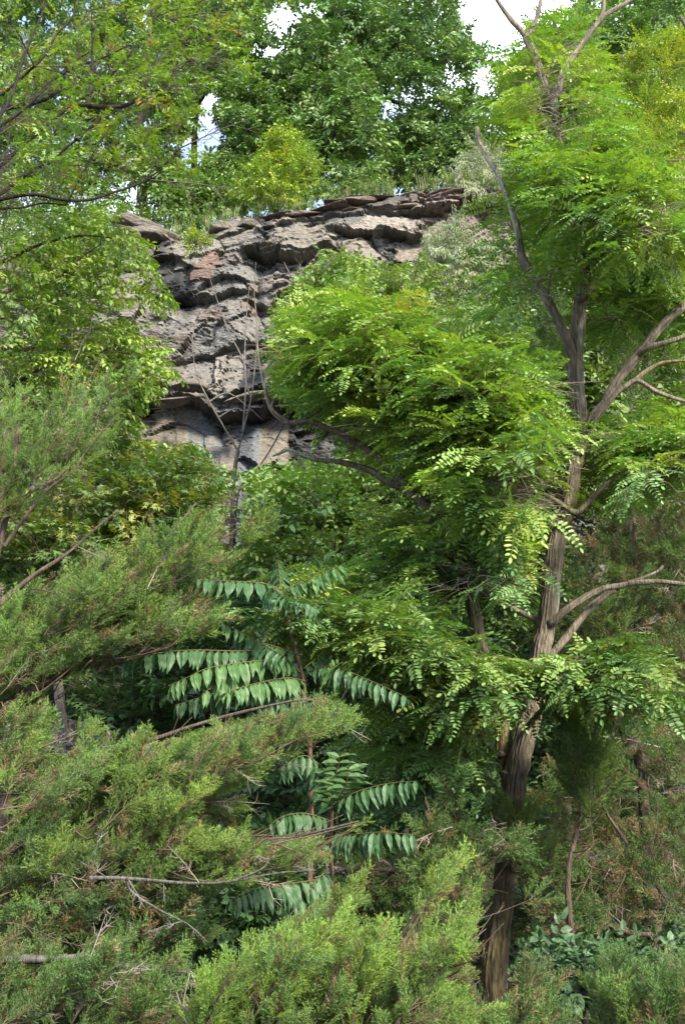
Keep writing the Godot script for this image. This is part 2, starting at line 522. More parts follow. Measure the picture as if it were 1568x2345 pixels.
# fills the part of the crown seen inside poly, between d0 and d1 metres away, with twigs that bear sprigs
func fill(p: Plant, poly: Array, d0: float, d1: float, n: int, s: Dictionary) -> void:
	var cs := []
	var R: Vector3 = s.get("r", Vector3(0.4, 0.2, 0.4))
	var per_m := HEI / (2.0 * TH) / ((d0 + d1) * 0.5)
	var pg := PackedVector2Array()
	var vlo := 1e9
	var vhi := -1e9
	for q in poly:
		pg.push_back(Vector2(q[0], q[1]))
		vlo = minf(vlo, q[1]); vhi = maxf(vhi, q[1])
	for f in [1.0, 0.6, 0.35, 0.15]:
		var parts := Geometry2D.offset_polygon(pg, -f * per_m * (R.x * 0.7 + 0.1 + s.get("plume", 0.0) * 0.25) * s.get("inset", 0.45))
		var best := []
		var area := 0.0
		for e in parts: area += absf(poly_area(e))
		if area < absf(poly_area(pg)) * (0.25 if f > 0.2 else 0.0): continue
		var all := []
		for e in parts:
			var pl := []
			for w in e: pl.push_back([w.x, w.y])
			all.append_array(sample(pl, maxi(1, int(n * absf(poly_area(e)) / area))))
		best = all
		for q in best: cs.push_back(P(q.x, q.y, rng.randf_range(d0, d1) + s.get("lean", 0.5) * (0.5 - (q.y - vlo) / (vhi - vlo)) * 2.0) - s.get("bias", Vector3.UP).normalized() * s.get("plume", 0.0) * 0.3)
		break
	clumps(p, cs, s)

func poly_area(e: PackedVector2Array) -> float:
	var a := 0.0
	for k in e.size(): a += e[k].cross(e[(k + 1) % e.size()])
	return a * 0.5

func clumps(p: Plant, cs: Array, s: Dictionary) -> void:
	var order := []
	for c in cs:
		var m := 1e9
		for q in p.nodes: m = minf(m, q.distance_squared_to(c))
		order.push_back([m, c])
	order.sort_custom(func(a, b): return a[0] < b[0])
	var R: Vector3 = s.get("r", Vector3(0.4, 0.2, 0.4))
	var bias: Vector3 = s.get("bias", Vector3(0, 0.2, 0))
	var tilt: float = s.get("tilt", 0.5)
	var per: int = s.get("per", 10)
	var sub: int = s.get("sub", 4)
	var sc: Array = s.get("scale", [0.8, 1.2])
	var pal: Array = s.col
	var rare: Array = s.get("rare", [])
	var rare_p: float = s.get("rare_p", 0.0)
	var meshes: Array = s.mesh
	var sag: float = s.get("sag", 0.1)
	var straight: float = s.get("straight", 0.0)
	var thick: float = s.get("thick", 1.0)
	var plume: float = s.get("plume", 0.0)
	var loose: float = s.get("loose", 0.8)
	var twig: Color = s.get("twig", p.bark)
	for oc in order:
		var c: Vector3 = oc[1]
		var best := 0
		var cost := 1e9
		for k in p.nodes.size():
			var q := p.nodes[k]
			var e := c - q
			var w := e.length() + maxf(0.0, q.y - c.y) * 0.5
			if bias != Vector3.ZERO: w -= e.normalized().dot(bias.normalized()) * straight * e.length()
			if w < cost: cost = w; best = k
		var a := p.nodes[best]
		var len := a.distance_to(c)
		var mid := a.lerp(c, 0.5) + Vector3(0, len * sag, 0) + rv(len * 0.1)
		var pts := PackedVector3Array([a, a.lerp(mid, 0.5) + rv(len * 0.04), mid, mid.lerp(c, 0.5) + rv(len * 0.04), c])
		pts = smooth(pts, maxf(0.06, len / 8.0))
		var r0 := minf(p.radii[best] * 0.75, (0.004 + 0.009 * len) * thick)
		p.wood.tube(pts, r0, 0.003, 5, vary(twig, 0.15))
		for f in [0.45, 0.7, 1.0]:
			p.nodes.push_back(pts[int(f * (pts.size() - 1))]); p.radii.push_back(lerpf(r0, 0.004, f))
		var hue: Color = pal[rng.randi() % pal.size()]
		for k in sub:
			var f := rng.randf_range(0.55, 1.0)
			var start := pts[int(f * (pts.size() - 1))]
			var off := rv(1.0)
			off = off.normalized() * rng.randf_range(0.35, 1.0)
			var end := c + off * R + bias * R.length() * 0.5
			if plume > 0.0:
				start = c - bias.normalized() * plume * 0.3 + rv(0.02)
				end = c + off * R + bias.normalized() * plume * rng.randf_range(0.3, 0.8)
			var m2 := start.lerp(end, 0.5) + Vector3(0, 0.04, 0) + rv(0.03)
			p.wood.tube(PackedVector3Array([start, m2, end]), 0.0035 * thick, 0.0015, 3, vary(twig, 0.15))
			var way := (end - start).normalized()
			for j in per / sub:
				var t := rng.randf_range(0.25, 1.0)
				if plume > 0.0: t = rng.randf_range(0.02, 1.0)
				var at := (start.lerp(m2, t * 2.0) if t < 0.5 else m2.lerp(end, t * 2.0 - 1.0))
				var dir := (way * 0.6 + rv(loose) * Vector3(1, s.get("rise", 0.5), 1) + bias).normalized()
				var up := (Vector3.UP + rv(tilt)).normalized()
				var col := vary(hue, 0.16)
				if rare_p > 0.0 and rng.randf() < rare_p: col = vary(rare[rng.randi() % rare.size()], 0.2)
				add_sprig(p, meshes[rng.randi() % meshes.size()], at, dir, up, rng.randf_range(sc[0], sc[1]), col)

# bare twigs strewn over a limb
# feathered boughs of a juniper: each tapers to a point, set with sprays to both sides
func boughs(p: Plant, poly: Array, d0: float, d1: float, n: int, way: Vector3, s := {}) -> void:
	var pal: Array = s.get("col", JUNI)
	var brown: float = s.get("brown", 0.06)
	var len0: float = s.get("len", 0.75)
	var sc: float = s.get("scale", 1.0)
	var wild: float = s.get("wild", 0.4)
	var per: int = s.get("per", 26)
	var cs := []
	for q in sample(poly, n):
		var c := P(q.x, q.y, rng.randf_range(d0, d1))
		var m := 1e9
		for e in p.nodes: m = minf(m, e.distance_squared_to(c))
		cs.push_back([m, c])
	cs.sort_custom(func(x, y): return x[0] < y[0])
	for oc in cs:
		var c: Vector3 = oc[1]
		var dir := (way.normalized() + rv(wild)).normalized()
		var L := len0 * rng.randf_range(0.6, 1.3)
		var base: Vector3 = c - dir * L * 0.5
		var tip: Vector3 = c + dir * L * 0.5
		var bend := Vector3(rng.randf_range(-0.06, 0.06), rng.randf_range(-0.1, 0.02), rng.randf_range(-0.06, 0.06)) * L
		# a limb from the nearest wood below
		var best := 0
		var cost := 1e9
		for k in p.nodes.size():
			var e := base - p.nodes[k]
			var w := e.length() + maxf(0.0, p.nodes[k].y - base.y) * 0.5 - e.dot(dir) * 0.3
			if w < cost: cost = w; best = k
		var a := p.nodes[best]
		var m := a.lerp(base, 0.6) - dir * a.distance_to(base) * 0.08 + rv(0.04)
		var pts := smooth(PackedVector3Array([a, m, base, c + bend, tip]), 0.08)
		p.wood.tube(pts, minf(p.radii[best] * 0.7, 0.005 + 0.005 * a.distance_to(base)), 0.002, 5, vary(Color(0.08, 0.06, 0.045), 0.2))
		p.nodes.push_back(base); p.radii.push_back(0.012)
		p.nodes.push_back(c); p.radii.push_back(0.008)
		var side := dir.cross(Vector3.UP + rv(0.5)).normalized()
		var hue: Color = vary(pal[rng.randi() % pal.size()], 0.1)
		var dying := rng.randf() < brown * 1.5
		for j in per:
			var t := pow(rng.randf(), 0.85)
			var at := base.lerp(tip, t) + bend * 4.0 * t * (1.0 - t)
			var g := 1.0 if j % 2 == 0 else -1.0
			var width := (1.0 - t) * 0.32 * L + 0.03
			var off := width * rng.randf()
			var sd := (side * g * rng.randf_range(0.4, 1.0) + dir * 0.9 + rv(0.35) + Vector3(0, 0.15, 0)).normalized()
			var col := vary(hue, 0.14)
			if rng.randf() < (0.3 if dying and t < 0.6 else brown): col = vary(BROWN[rng.randi() % 3], 0.25)
			if t > 0.55: col = col * 1.15
			add_sprig(p, S.juniper[rng.randi() % 4], at + sd * off, sd, (Vector3.UP + rv(0.8)).normalized(), sc * rng.randf_range(0.65, 1.1), col)
			if off > 0.1: p.wood.tube(PackedVector3Array([at, at + sd * off]), 0.003, 0.0015, 3, Color(0.13, 0.09, 0.06))

func twiglets(p: Plant, n: int, scale: float, bias: Vector3, col: Color, spread := 0.7) -> void:
	var m := p.nodes.size()
	for k in n:
		var q := p.nodes[rng.randi_range(mini(3, m - 1), m - 1)]
		add_sprig(p, S.dead[rng.randi() % 3], q, (bias + rv(spread)).normalized(), (Vector3.UP + rv(0.7)).normalized(), scale * rng.randf_range(0.6, 1.4), vary(col, 0.2))

func finish(p: Plant) -> void:
	if p.wood.v.size():
		var b := p.wood
		for k in b.v.size(): b.v[k] -= p.base
		put("twigs", b.mesh(M.wood), p.root, "stuff")
	for m in p.at:
		var mm := MultiMesh.new()
		mm.transform_format = MultiMesh.TRANSFORM_3D
		mm.use_colors = true
		mm.mesh = m
		mm.instance_count = p.at[m].size()
		for k in mm.instance_count:
			mm.set_instance_transform(k, p.at[m][k])
			mm.set_instance_color(k, p.tint[m][k])
		var o := MultiMeshInstance3D.new()
		o.multimesh = mm
		o.name = "dead_twigs" if m in S.dead else "foliage"
		p.root.add_child(o, true)
		o.set_meta("kind", "stuff")

# ------------------------------------------------------------------ the rock face
const TOP := [[-900, 640], [0, 600], [200, 560], [300, 552], [396, 541], [487, 516], [549, 494], [592, 486], [625, 481], [692, 479], [740, 465], [798, 451], [855, 441], [917, 443], [975, 440], [1031, 430], [1110, 436], [1250, 462], [1400, 480], [1568, 500], [2500, 560]]
const CD := 28.0
const LEDGES := [  # line, overhang depth, how far below the rock comes back out, bulge above, reach of the bulge
	[[[300, 930], [360, 915], [407, 902], [432, 901], [460, 922], [496, 940], [554, 944], [597, 947], [615, 925], [640, 904], [760, 930], [860, 960]], 0.85, 260.0, 0.2, 60.0],
	[[[350, 880], [414, 893], [460, 892], [510, 915], [568, 900], [611, 893], [660, 880]], 0.22, 40.0, 0.1, 20.0],
	[[[395, 825], [435, 815], [482, 807], [503, 800], [539, 789], [579, 779], [640, 770]], 0.3, 50.0, 0.06, 40.0],
	[[[330, 664], [410, 676], [429, 681], [482, 667], [530, 655], [560, 650]], 0.4, 45.0, 0.08, 80.0],
	[[[575, 672], [600, 690], [616, 702], [635, 662], [712, 648], [800, 640]], 0.4, 50.0, 0.06, 60.0],
	[[[575, 560], [587, 566], [635, 573], [680, 577], [715, 572], [742, 552], [760, 560]], 0.75, 75.0, 0.16, 70.0],
	[[[745, 570], [788, 588], [830, 600], [862, 611], [900, 600], [960, 606]], 0.8, 90.0, 0.12, 80.0],
	[[[770, 516], [798, 523], [860, 530], [941, 542], [1000, 545], [1120, 560]], 0.35, 60.0, 0.16, 50.0],
	[[[880, 470], [930, 482], [1000, 478], [1110, 462], [1250, 500], [1568, 540]], 0.3, 50.0, 0.1, 20.0],
	[[[640, 500], [740, 488], [850, 468], [930, 462], [1010, 455], [1110, 448]], 0.18, 30.0, 0.06, 14.0],
	[[[480, 745], [520, 735], [560, 715], [600, 700]], 0.12, 30.0, 0.04, 30.0],
	[[[390, 590], [440, 580], [520, 562], [600, 556]], 0.1, 40.0, 0.04, 30.0],
	[[[560, 1040], [600, 1065], [640, 1060]], 0.3, 60.0, 0.15, 50.0],
]

const FACES := [  # outline, colour, how smooth, how far proud
	[[[458, 571], [499, 559], [487, 643], [429, 643]], Color(0.3, 0.195, 0.155), 0.95, 0.1],
	[[[780, 520], [830, 492], [900, 482], [962, 500], [945, 542], [860, 530]], Color(0.52, 0.45, 0.38), 0.7, 0.12],
	[[[770, 585], [785, 538], [830, 530], [870, 580], [850, 600]], Color(0.4, 0.34, 0.27), 0.8, 0.1],
	[[[890, 590], [925, 555], [1000, 560], [990, 604]], Color(0.44, 0.37, 0.29), 0.7, 0.05],
	[[[590, 560], [640, 525], [740, 508], [762, 548], [720, 572], [650, 568]], Color(0.32, 0.28, 0.235), 0.5, 0.15],
	[[[395, 912], [432, 905], [500, 1000], [570, 1110], [420, 1060], [388, 960]], Color(0.42, 0.36, 0.28), 0.9, 0.0],
	[[[485, 810], [520, 805], [516, 870], [494, 885]], Color(0.44, 0.39, 0.33), 0.7, 0.12],
	[[[395, 560], [487, 522], [590, 503], [600, 545], [520, 560], [400, 606]], Color(0.36, 0.33, 0.295), 0.6, 0.05],
	[[[600, 690], [700, 655], [740, 650], [700, 760], [610, 760]], Color(0.3, 0.275, 0.24), 0.3, 0.0],
]
func along(a: Array, u: float) -> float:
	if u <= a[0][0]: return a[0][1]
	for k in a.size() - 1:
		if u <= a[k + 1][0]:
			return lerpf(a[k][1], a[k + 1][1], (u - a[k][0]) / float(a[k + 1][0] - a[k][0]))
	return a[-1][1]

func plateau_y(x: float) -> float:
	var y := 14.5
	for k in 4:
		var l := cam_basis.inverse() * Vector3(x, y, -CD)
		y = P(784, along(TOP, (l.x / -l.z / (2.0 * TH * ASPECT) + 0.5) * WID), CD).y
	return y * 1.022

func hash2(x: int, y: int, s: int) -> float:
	var h := (x * 374761393 + y * 668265263 + s * 974634777) & 0x7fffffff
	h = ((h ^ (h >> 13)) * 1274126177) & 0x7fffffff
	return float((h ^ (h >> 16)) & 0xffff) / 65535.0

# fractured blocks: returns (offset of the block's face here, nearness to a joint, block number)
func blocks(x: float, y: float, sx: float, sy: float, s: int) -> Vector3:
	var gx := x / sx
	var gy := y / sy
	var ix := floori(gx)
	var iy := floori(gy)
	var f1 := 1e9
	var f2 := 1e9
	var id := 0.0
	var dx := 0.0
	var dy := 0.0
	var tx := 0.0
	var ty := 0.0
	for j in range(iy - 1, iy + 2):
		for i in range(ix - 1, ix + 2):
			var px := i + 0.1 + 0.8 * hash2(i, j, s) - gx
			var py := j + 0.1 + 0.8 * hash2(i, j, s + 1) - gy
			var d := absf(px) * 0.75 + absf(py) * 0.9 + 0.3 * (px * px + py * py)
			if d < f1:
				f2 = f1; f1 = d
				id = hash2(i, j, s + 2); dx = px; dy = py
				tx = hash2(i, j, s + 3) - 0.5; ty = hash2(i, j, s + 4) - 0.5
			elif d < f2: f2 = d
	return Vector3((id - 0.5) * 0.7 + tx * dx * 2.1 + ty * dy * 2.1, f2 - f1, id)

func build_cliff() -> Node3D:
	var cliff := Node3D.new()
	cliff.name = "cliff"
	add_child(cliff)
	tag(cliff, "fractured grey and tan rock cliff with overhanging ledges and dark stains", "", "", "structure")
	var face_polys := []
	for e in FACES:
		var pg := PackedVector2Array()
		for q in e[0]: pg.push_back(Vector2(q[0], q[1]))
		face_polys.push_back(pg)
	var xs := PackedFloat32Array()
	var x := -26.0
	while x < 26.0:
		xs.push_back(x)
		x += 0.045 if x > -6.0 and x < 5.6 else (0.12 if absf(x) < 9.0 else 0.5)
	var rows := 300
	var back := 14
	var b := Buf.new()
	var nx := xs.size()
	var upx := CD * 2.0 * TH * ASPECT / WID    # metres per view unit at the face, level with the camera
	for j in rows + back:
		for k in nx:
			x = xs[k]
			# where this point is seen from, for the features of the face
			var y0 := ground_y(x, 26.8) - 0.6
			var y1 := plateau_y(x) + noise.get_noise_1d(x * 60.0) * 0.12
			var f := minf(1.0, float(j) / (rows - 1))
			f = pow(f, 0.9)
			var y := lerpf(y0, y1, f)
			var loc := cam_basis.inverse() * Vector3(x, y, -CD)
			var u := (loc.x / -loc.z / (2.0 * TH * ASPECT) + 0.5) * WID
			var v := (0.5 - loc.y / -loc.z / (2.0 * TH)) * HEI
			# bedding dips down to the left
			var wob := noise.get_noise_2d(x * 22.0, y * 22.0) * 0.25
			var bx := x * 0.97 + y * 0.24 + wob
			var by := y * 0.97 - x * 0.2 + wob
			var calm := 0.0
			var l0 := along(LEDGES[0][0], u)
			if v > l0 and u < 660: calm = clampf((v - l0) / 30.0, 0, 1) * (0.85 if u > 395 and u < 500 or u > 585 else 0.35)
			var fc := -1
			var flat := calm
			for e in FACES.size():
				if Geometry2D.is_point_in_polygon(Vector2(u + noise.get_noise_2d(x * 50.0, y * 50.0) * 12.0, v + noise.get_noise_2d(y * 50.0, x * 50.0) * 12.0), face_polys[e]): fc = e; flat = maxf(flat, FACES[e][2])
			var broken := smoothstep(-0.02, 0.33, noise2.get_noise_2d(x * 30.0 + 300.0, y * 40.0))
			var B := blocks(bx + 0.35 * y, by, 1.5, 0.85, 7)
			var C := blocks(bx + 0.3 * y, by, 0.55, 0.33, 31)
			var D := blocks(bx - 0.3 * y, by * 1.05, 0.27, 0.13, 57)
			var z := B.x * 0.3 * (1.0 - calm * 0.8) * (1.0 - (flat - calm) * 0.4) + C.x * 0.22 * (1.0 - flat * 0.9) * (0.15 + 0.85 * broken) + D.x * 0.09 * (1.0 - flat * 0.85) * (0.1 + 0.9 * broken)
			z -= clampf(0.05 - C.y, 0, 0.05) * 1.4 * (1.0 - flat) + clampf(0.04 - B.y, 0, 0.04) * 4.0 * (1.0 - flat)
			z += noise2.get_noise_2d(x * 9.0, y * 12.0) * 0.14 + noise.get_noise_2d(x * 110.0 + y * 40, y * 150.0) * 0.035 * (1.0 - flat * 0.6)
			if fc >= 0: z += FACES[fc][3]
			var shade := 0.0
			for L in LEDGES:
				var a: Array = L[0]
				var u0: float = a[0][0]
				var u2: float = a[-1][0]
				if u < u0 - 30 or u > u2 + 30: continue
				var fade := clampf((u - u0 + 30) / 40.0, 0, 1) * clampf((u2 + 30 - u) / 40.0, 0, 1)
				var tt: float = v - along(a, u) + noise.get_noise_2d(x * 90.0, y * 30.0) * 9.0
				if tt < 0: z += fade * L[3] * exp(tt / L[4])
				else: z -= fade * L[1] * 0.85 * exp(-tt / (L[2] * (1.0 if L[2] > 200.0 else 0.62))) * clampf(tt / 3.0, 0, 1)
				if tt > 0: shade = maxf(shade, fade * exp(-tt / 22.0))
			# vertical joints
			for q in [[590, 560, 840, 14.0, 0.25], [498, 955, 1010, 10.0, 0.3], [424, 560, 650, 8.0, 0.12], [775, 530, 640, 9.0, 0.3]]:
				if v > q[1] and v < q[2]:
					z -= q[4] * exp(-absf(u - q[0] - noise.get_noise_1d(y * 40.0) * 14.0) / q[3])
			z += (u - 784) * 0.0004
			z -= (y - 6.0) * 0.07      # the face leans back
			z += smoothstep(-4.0, -12.0, x) * 2.0 + smoothstep(5.0, 14.0, x) * 1.5
			var round := clampf(f - 0.94, 0, 1) / 0.06
			z -= round * round * 0.5
			if j >= rows:
				var g := float(j - rows + 1) / back
				z -= 0.5 + g * 3.0
				y += noise.get_noise_2d(x * 40.0, g * 90.0) * 0.2 * (1.0 - g) + g * 0.1 - (0.3 if j == rows + back - 1 else 0.0)
			b.v.push_back(Vector3(x, y, -27.6 + z))
			b.n.push_back(Vector3.ZERO)
			# mineral colour: grey gneiss, tan and pink faces, black water stains, blue-grey streaks
			var c := Color(0.29, 0.28, 0.262)
			c = c.lerp(Color(0.4, 0.355, 0.295), clampf(B.z * 1.3 - 0.3, 0, 1) * 0.8)
			c = c.lerp(Color(0.27, 0.19, 0.15), clampf((C.z - 0.72) * 3.0, 0, 0.6))
			c = c.lerp(Color(0.19, 0.185, 0.175), clampf((D.z - 0.6) * 2.0, 0, 0.5))
			var st := noise2.get_noise_2d(x * 34.0, y * 5.0 + 90.0) + 0.5 * noise2.get_noise_2d(x * 16.0, y * 14.0)
			c = c.lerp(Color(0.06, 0.06, 0.065), clampf((st - 0.12) * 3.5, 0, 0.85) * (1.0 - flat * 0.6))
			if fc >= 0: c = c.lerp(FACES[fc][1], 0.8)
			if u > 960 and v < 640: c = c.lerp(Color(0.42, 0.34, 0.29), 0.7)
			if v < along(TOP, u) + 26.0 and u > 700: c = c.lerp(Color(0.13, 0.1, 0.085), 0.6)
			if calm > 0.2:
				c = c.lerp(Color(0.33, 0.28, 0.22), 0.7)
				var bl := noise2.get_noise_2d(x * 60.0, y * 6.0) + 0.25
				if u > 425: c = c.lerp(Color(0.22, 0.26, 0.31), clampf(bl * 2.0, 0, 0.8) * (1.0 if u < 660 else 0.5))
				c = c.lerp(Color(0.09, 0.09, 0.1), clampf(noise2.get_noise_2d(x * 80.0 + 50.0, y * 7.0) * 3.0 - 0.4, 0, 0.7))
			c = c.lerp(Color(0.075, 0.07, 0.065), clampf(0.05 - C.y, 0, 0.05) * 9.0 * (1.0 - calm))
			if j >= rows: c = c.lerp(Color(0.12, 0.1, 0.06), 0.5)
			c = Color(c.r * 0.54, c.g * 0.55, c.b * 0.56)
			c.a = 1.0
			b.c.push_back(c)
	for j in rows + back - 1:
		for k in nx - 1:
			var a := j * nx + k
			b.i.append_array(PackedInt32Array([a, a + nx, a + 1, a + 1, a + nx, a + nx + 1]))
	# broken rock: every small face keeps its own edge
	var fb := Buf.new()
	var tn := b.i.size()
	fb.v.resize(tn); fb.n.resize(tn); fb.c.resize(tn); fb.i.resize(tn)
	for k in range(0, tn, 3):
		var a := b.i[k]
		var e := b.i[k + 1]
		var g := b.i[k + 2]
		var nn := (b.v[g] - b.v[a]).cross(b.v[e] - b.v[a]).normalized()
		fb.v[k] = b.v[a]; fb.v[k + 1] = b.v[e]; fb.v[k + 2] = b.v[g]
		fb.c[k] = b.c[a]; fb.c[k + 1] = b.c[e]; fb.c[k + 2] = b.c[g]
		fb.n[k] = nn; fb.n[k + 1] = nn; fb.n[k + 2] = nn
		fb.i[k] = k; fb.i[k + 1] = k + 1; fb.i[k + 2] = k + 2
	put("rock_face", fb.mesh(M.rock), cliff)
	return cliff

# an irregular block of rock with chipped edges
func rock_mesh(sz: Vector3, seed_: int, col: Color, flat := 0.6) -> ArrayMesh:
	var b := Buf.new()
	var nu := 40
	var nv := 24
	var ph := seed_ * 13.7
	for j in nv + 1:
		for i in nu:
			var th := PI * j / nv
			var a := TAU * i / nu
			var d := Vector3(sin(th) * cos(a), cos(th), sin(th) * sin(a))
			# cut by a few planes so that the block is angular
			var r := 1.0
			for k in 9:
				var pn := Vector3(hash2(k, seed_, 3) - 0.5, (hash2(k, seed_, 4) - 0.5) * 1.2, hash2(k, seed_, 5) - 0.5).normalized()
				var dd := d.dot(pn)
				if dd > 0.05: r = minf(r, (0.42 + 0.22 * hash2(k, seed_, 6)) / dd)
			for pn in [Vector3(0.05, 1, 0.1).normalized(), Vector3(-0.05, -1, 0).normalized()]:
				var dd := d.dot(pn)
				if dd > 0.05: r = minf(r, flat / dd)
			r *= 1.0 + noise.get_noise_3d(d.x * 90.0 + ph, d.y * 30.0, d.z * 90.0) * 0.1
			b.v.push_back(d * r * sz)
			b.n.push_back(Vector3.ZERO)
			var c := col * (1.0 + 0.5 * noise2.get_noise_3d(d.x * 30.0 + ph, d.y * 90.0, d.z * 30.0))
			c.a = 1
			b.c.push_back(c)
	for j in nv:
		for i in nu:
			var a := j * nu + i
			var e := j * nu + (i + 1) % nu
			b.i.append_array(PackedInt32Array([a, e, a + nu, e, e + nu, a + nu]))
	for k in range(0, b.i.size(), 3):
		var e := (b.v[b.i[k + 2]] - b.v[b.i[k]]).cross(b.v[b.i[k + 1]] - b.v[b.i[k]])
		for h in 3: b.n[b.i[k + h]] += e
	for k in b.n.size(): b.n[k] = b.n[k].normalized()
	return b.mesh(M.rock)

func build_ground() -> void:
	var b := Buf.new()
	var xs := PackedFloat32Array()
	var ds := PackedFloat32Array()
	for k in range(-8, 0): xs.push_back(-16.0 - pow(-k, 2) * 5.0)
	for k in 81: xs.push_back(-16.0 + k * 0.4)
	for k in range(1, 9): xs.push_back(16.0 + k * k * 5.0)
	for k in range(-8, 0): ds.push_back(-k * k * 4.0)
	for k in 100: ds.push_back(0.4 + k * 0.4)
	for k in range(1, 9): ds.push_back(40.0 + k * k * 5.0)
	for d in ds:
		for x in xs:
			b.v.push_back(Vector3(x, ground_y(x, d), -d))
			b.n.push_back(Vector3.ZERO)
			var t := noise2.get_noise_2d(x * 14.0, d * 14.0)
			b.c.push_back(Color(0.075, 0.055, 0.035).lerp(Color(0.05, 0.07, 0.025), clampf(t * 2.0 + 0.4, 0, 1)))
	var nx := xs.size()
	for j in ds.size() - 1:
		for k in nx - 1:
			var a := j * nx + k
			b.i.append_array(PackedInt32Array([a, a + nx, a + 1, a + 1, a + nx, a + nx + 1]))
	for k in range(0, b.i.size(), 3):
		var e := (b.v[b.i[k + 2]] - b.v[b.i[k]]).cross(b.v[b.i[k + 1]] - b.v[b.i[k]])
		for h in 3: b.n[b.i[k + h]] += e
	for k in b.n.size(): b.n[k] = b.n[k].normalized()
	var o := put("ground", b.mesh(M.ground))
	tag(o, "leaf strewn woodland slope rising to the foot of the cliff", "", "", "structure")

# ------------------------------------------------------------------ tree of heaven
var reaches := {}
var leaflets := []
func make_leaflets() -> void:
	for k in 4:
		var b := Buf.new()
		var L := 0.15
		var wv := [0.0, 0.75, 1.0, 0.92, 0.7, 0.4, 0.0]
		var bend := rng.randf_range(0.12, 0.32)
		var twist := rng.randf_range(-0.2, 0.2)
		var rows := []
		for j in 7:
			var t := j / 6.0
			var w: float = wv[j] * 0.024
			var m := Vector3(twist * 0.05 * t * t, -bend * L * t * t, -L * t)
			rows.push_back([m + Vector3(-w, w * 0.35 - 0.003 * sin(t * 20.0), 0), m, m + Vector3(w, w * 0.35 + 0.003 * sin(t * 17.0), 0)])
		for j in 6:
			for s in 2:
				var a: Vector3 = rows[j][s]
				var c: Vector3 = rows[j][s + 1]
				var d: Vector3 = rows[j + 1][s]
				var e: Vector3 = rows[j + 1][s + 1]
				var shade := vary(Color(0.034, 0.088, 0.028), 0.06)
				b.tri(a, d, c, shade); b.tri(c, d, e, shade)
		leaflets.push_back(b)

# one long feathered leaf: stalk with hanging leaflets, each a piece of its own
func frond(p: Plant, pts: PackedVector3Array, bare: float, hang: float, tone := Color(1, 1, 1)) -> void:
	var q := smooth(pts, 0.03)
	var b := Buf.new()
	var loc := PackedVector3Array()
	for e in q: loc.push_back(e - p.base)
	b.tube(loc, 0.006, 0.002, 5, Color(0.09, 0.075, 0.03))
	var o := put("compound_leaf", b.mesh(M.wood), p.root)
	var total := 0.0
	for k in q.size() - 1: total += q[k].distance_to(q[k + 1])
	var gap := 0.055
	var run := 0.0
	var next := total * bare
	var made := []
	for k in 4:
		var key := "%d %s" % [k, tone]
		if not M.has(key):
			var src: Buf = leaflets[k]
			var t := Buf.new()
			t.v = src.v; t.n = src.n; t.i = src.i
			for c in src.c: t.c.push_back(c * tone)
			M[key] = t.mesh(M.glossy)
		made.push_back(M[key])
	for k in q.size() - 1:
		run += q[k].distance_to(q[k + 1])
		if run < next: continue
		next += gap
		var t := (q[k + 1] - q[k]).normalized()
		var f := run / total
		var side := t.cross(Vector3.UP).normalized()
		var up := side.cross(t)
		var size := (0.75 + 0.45 * sin(PI * clampf((f - bare) / (1.0 - bare) * 0.9 + 0.08, 0, 1)))
		for s in [-1.0, 1.0]:
			var dir: Vector3 = (side * s * (1.0 - hang * 0.55) + Vector3.DOWN * hang + t * 0.3 + rv(0.2)).normalized()
			var li := MeshInstance3D.new()
			li.mesh = made[rng.randi() % 4]
			li.name = "leaflet"
			var lu: Vector3 = (up + side * s * hang * 0.8 + rv(0.5)).normalized()
			li.transform = Transform3D(Basis.looking_at(dir, lu).scaled(Vector3.ONE * size * rng.randf_range(0.85, 1.2)), q[k] - p.base)
			o.add_child(li, true)

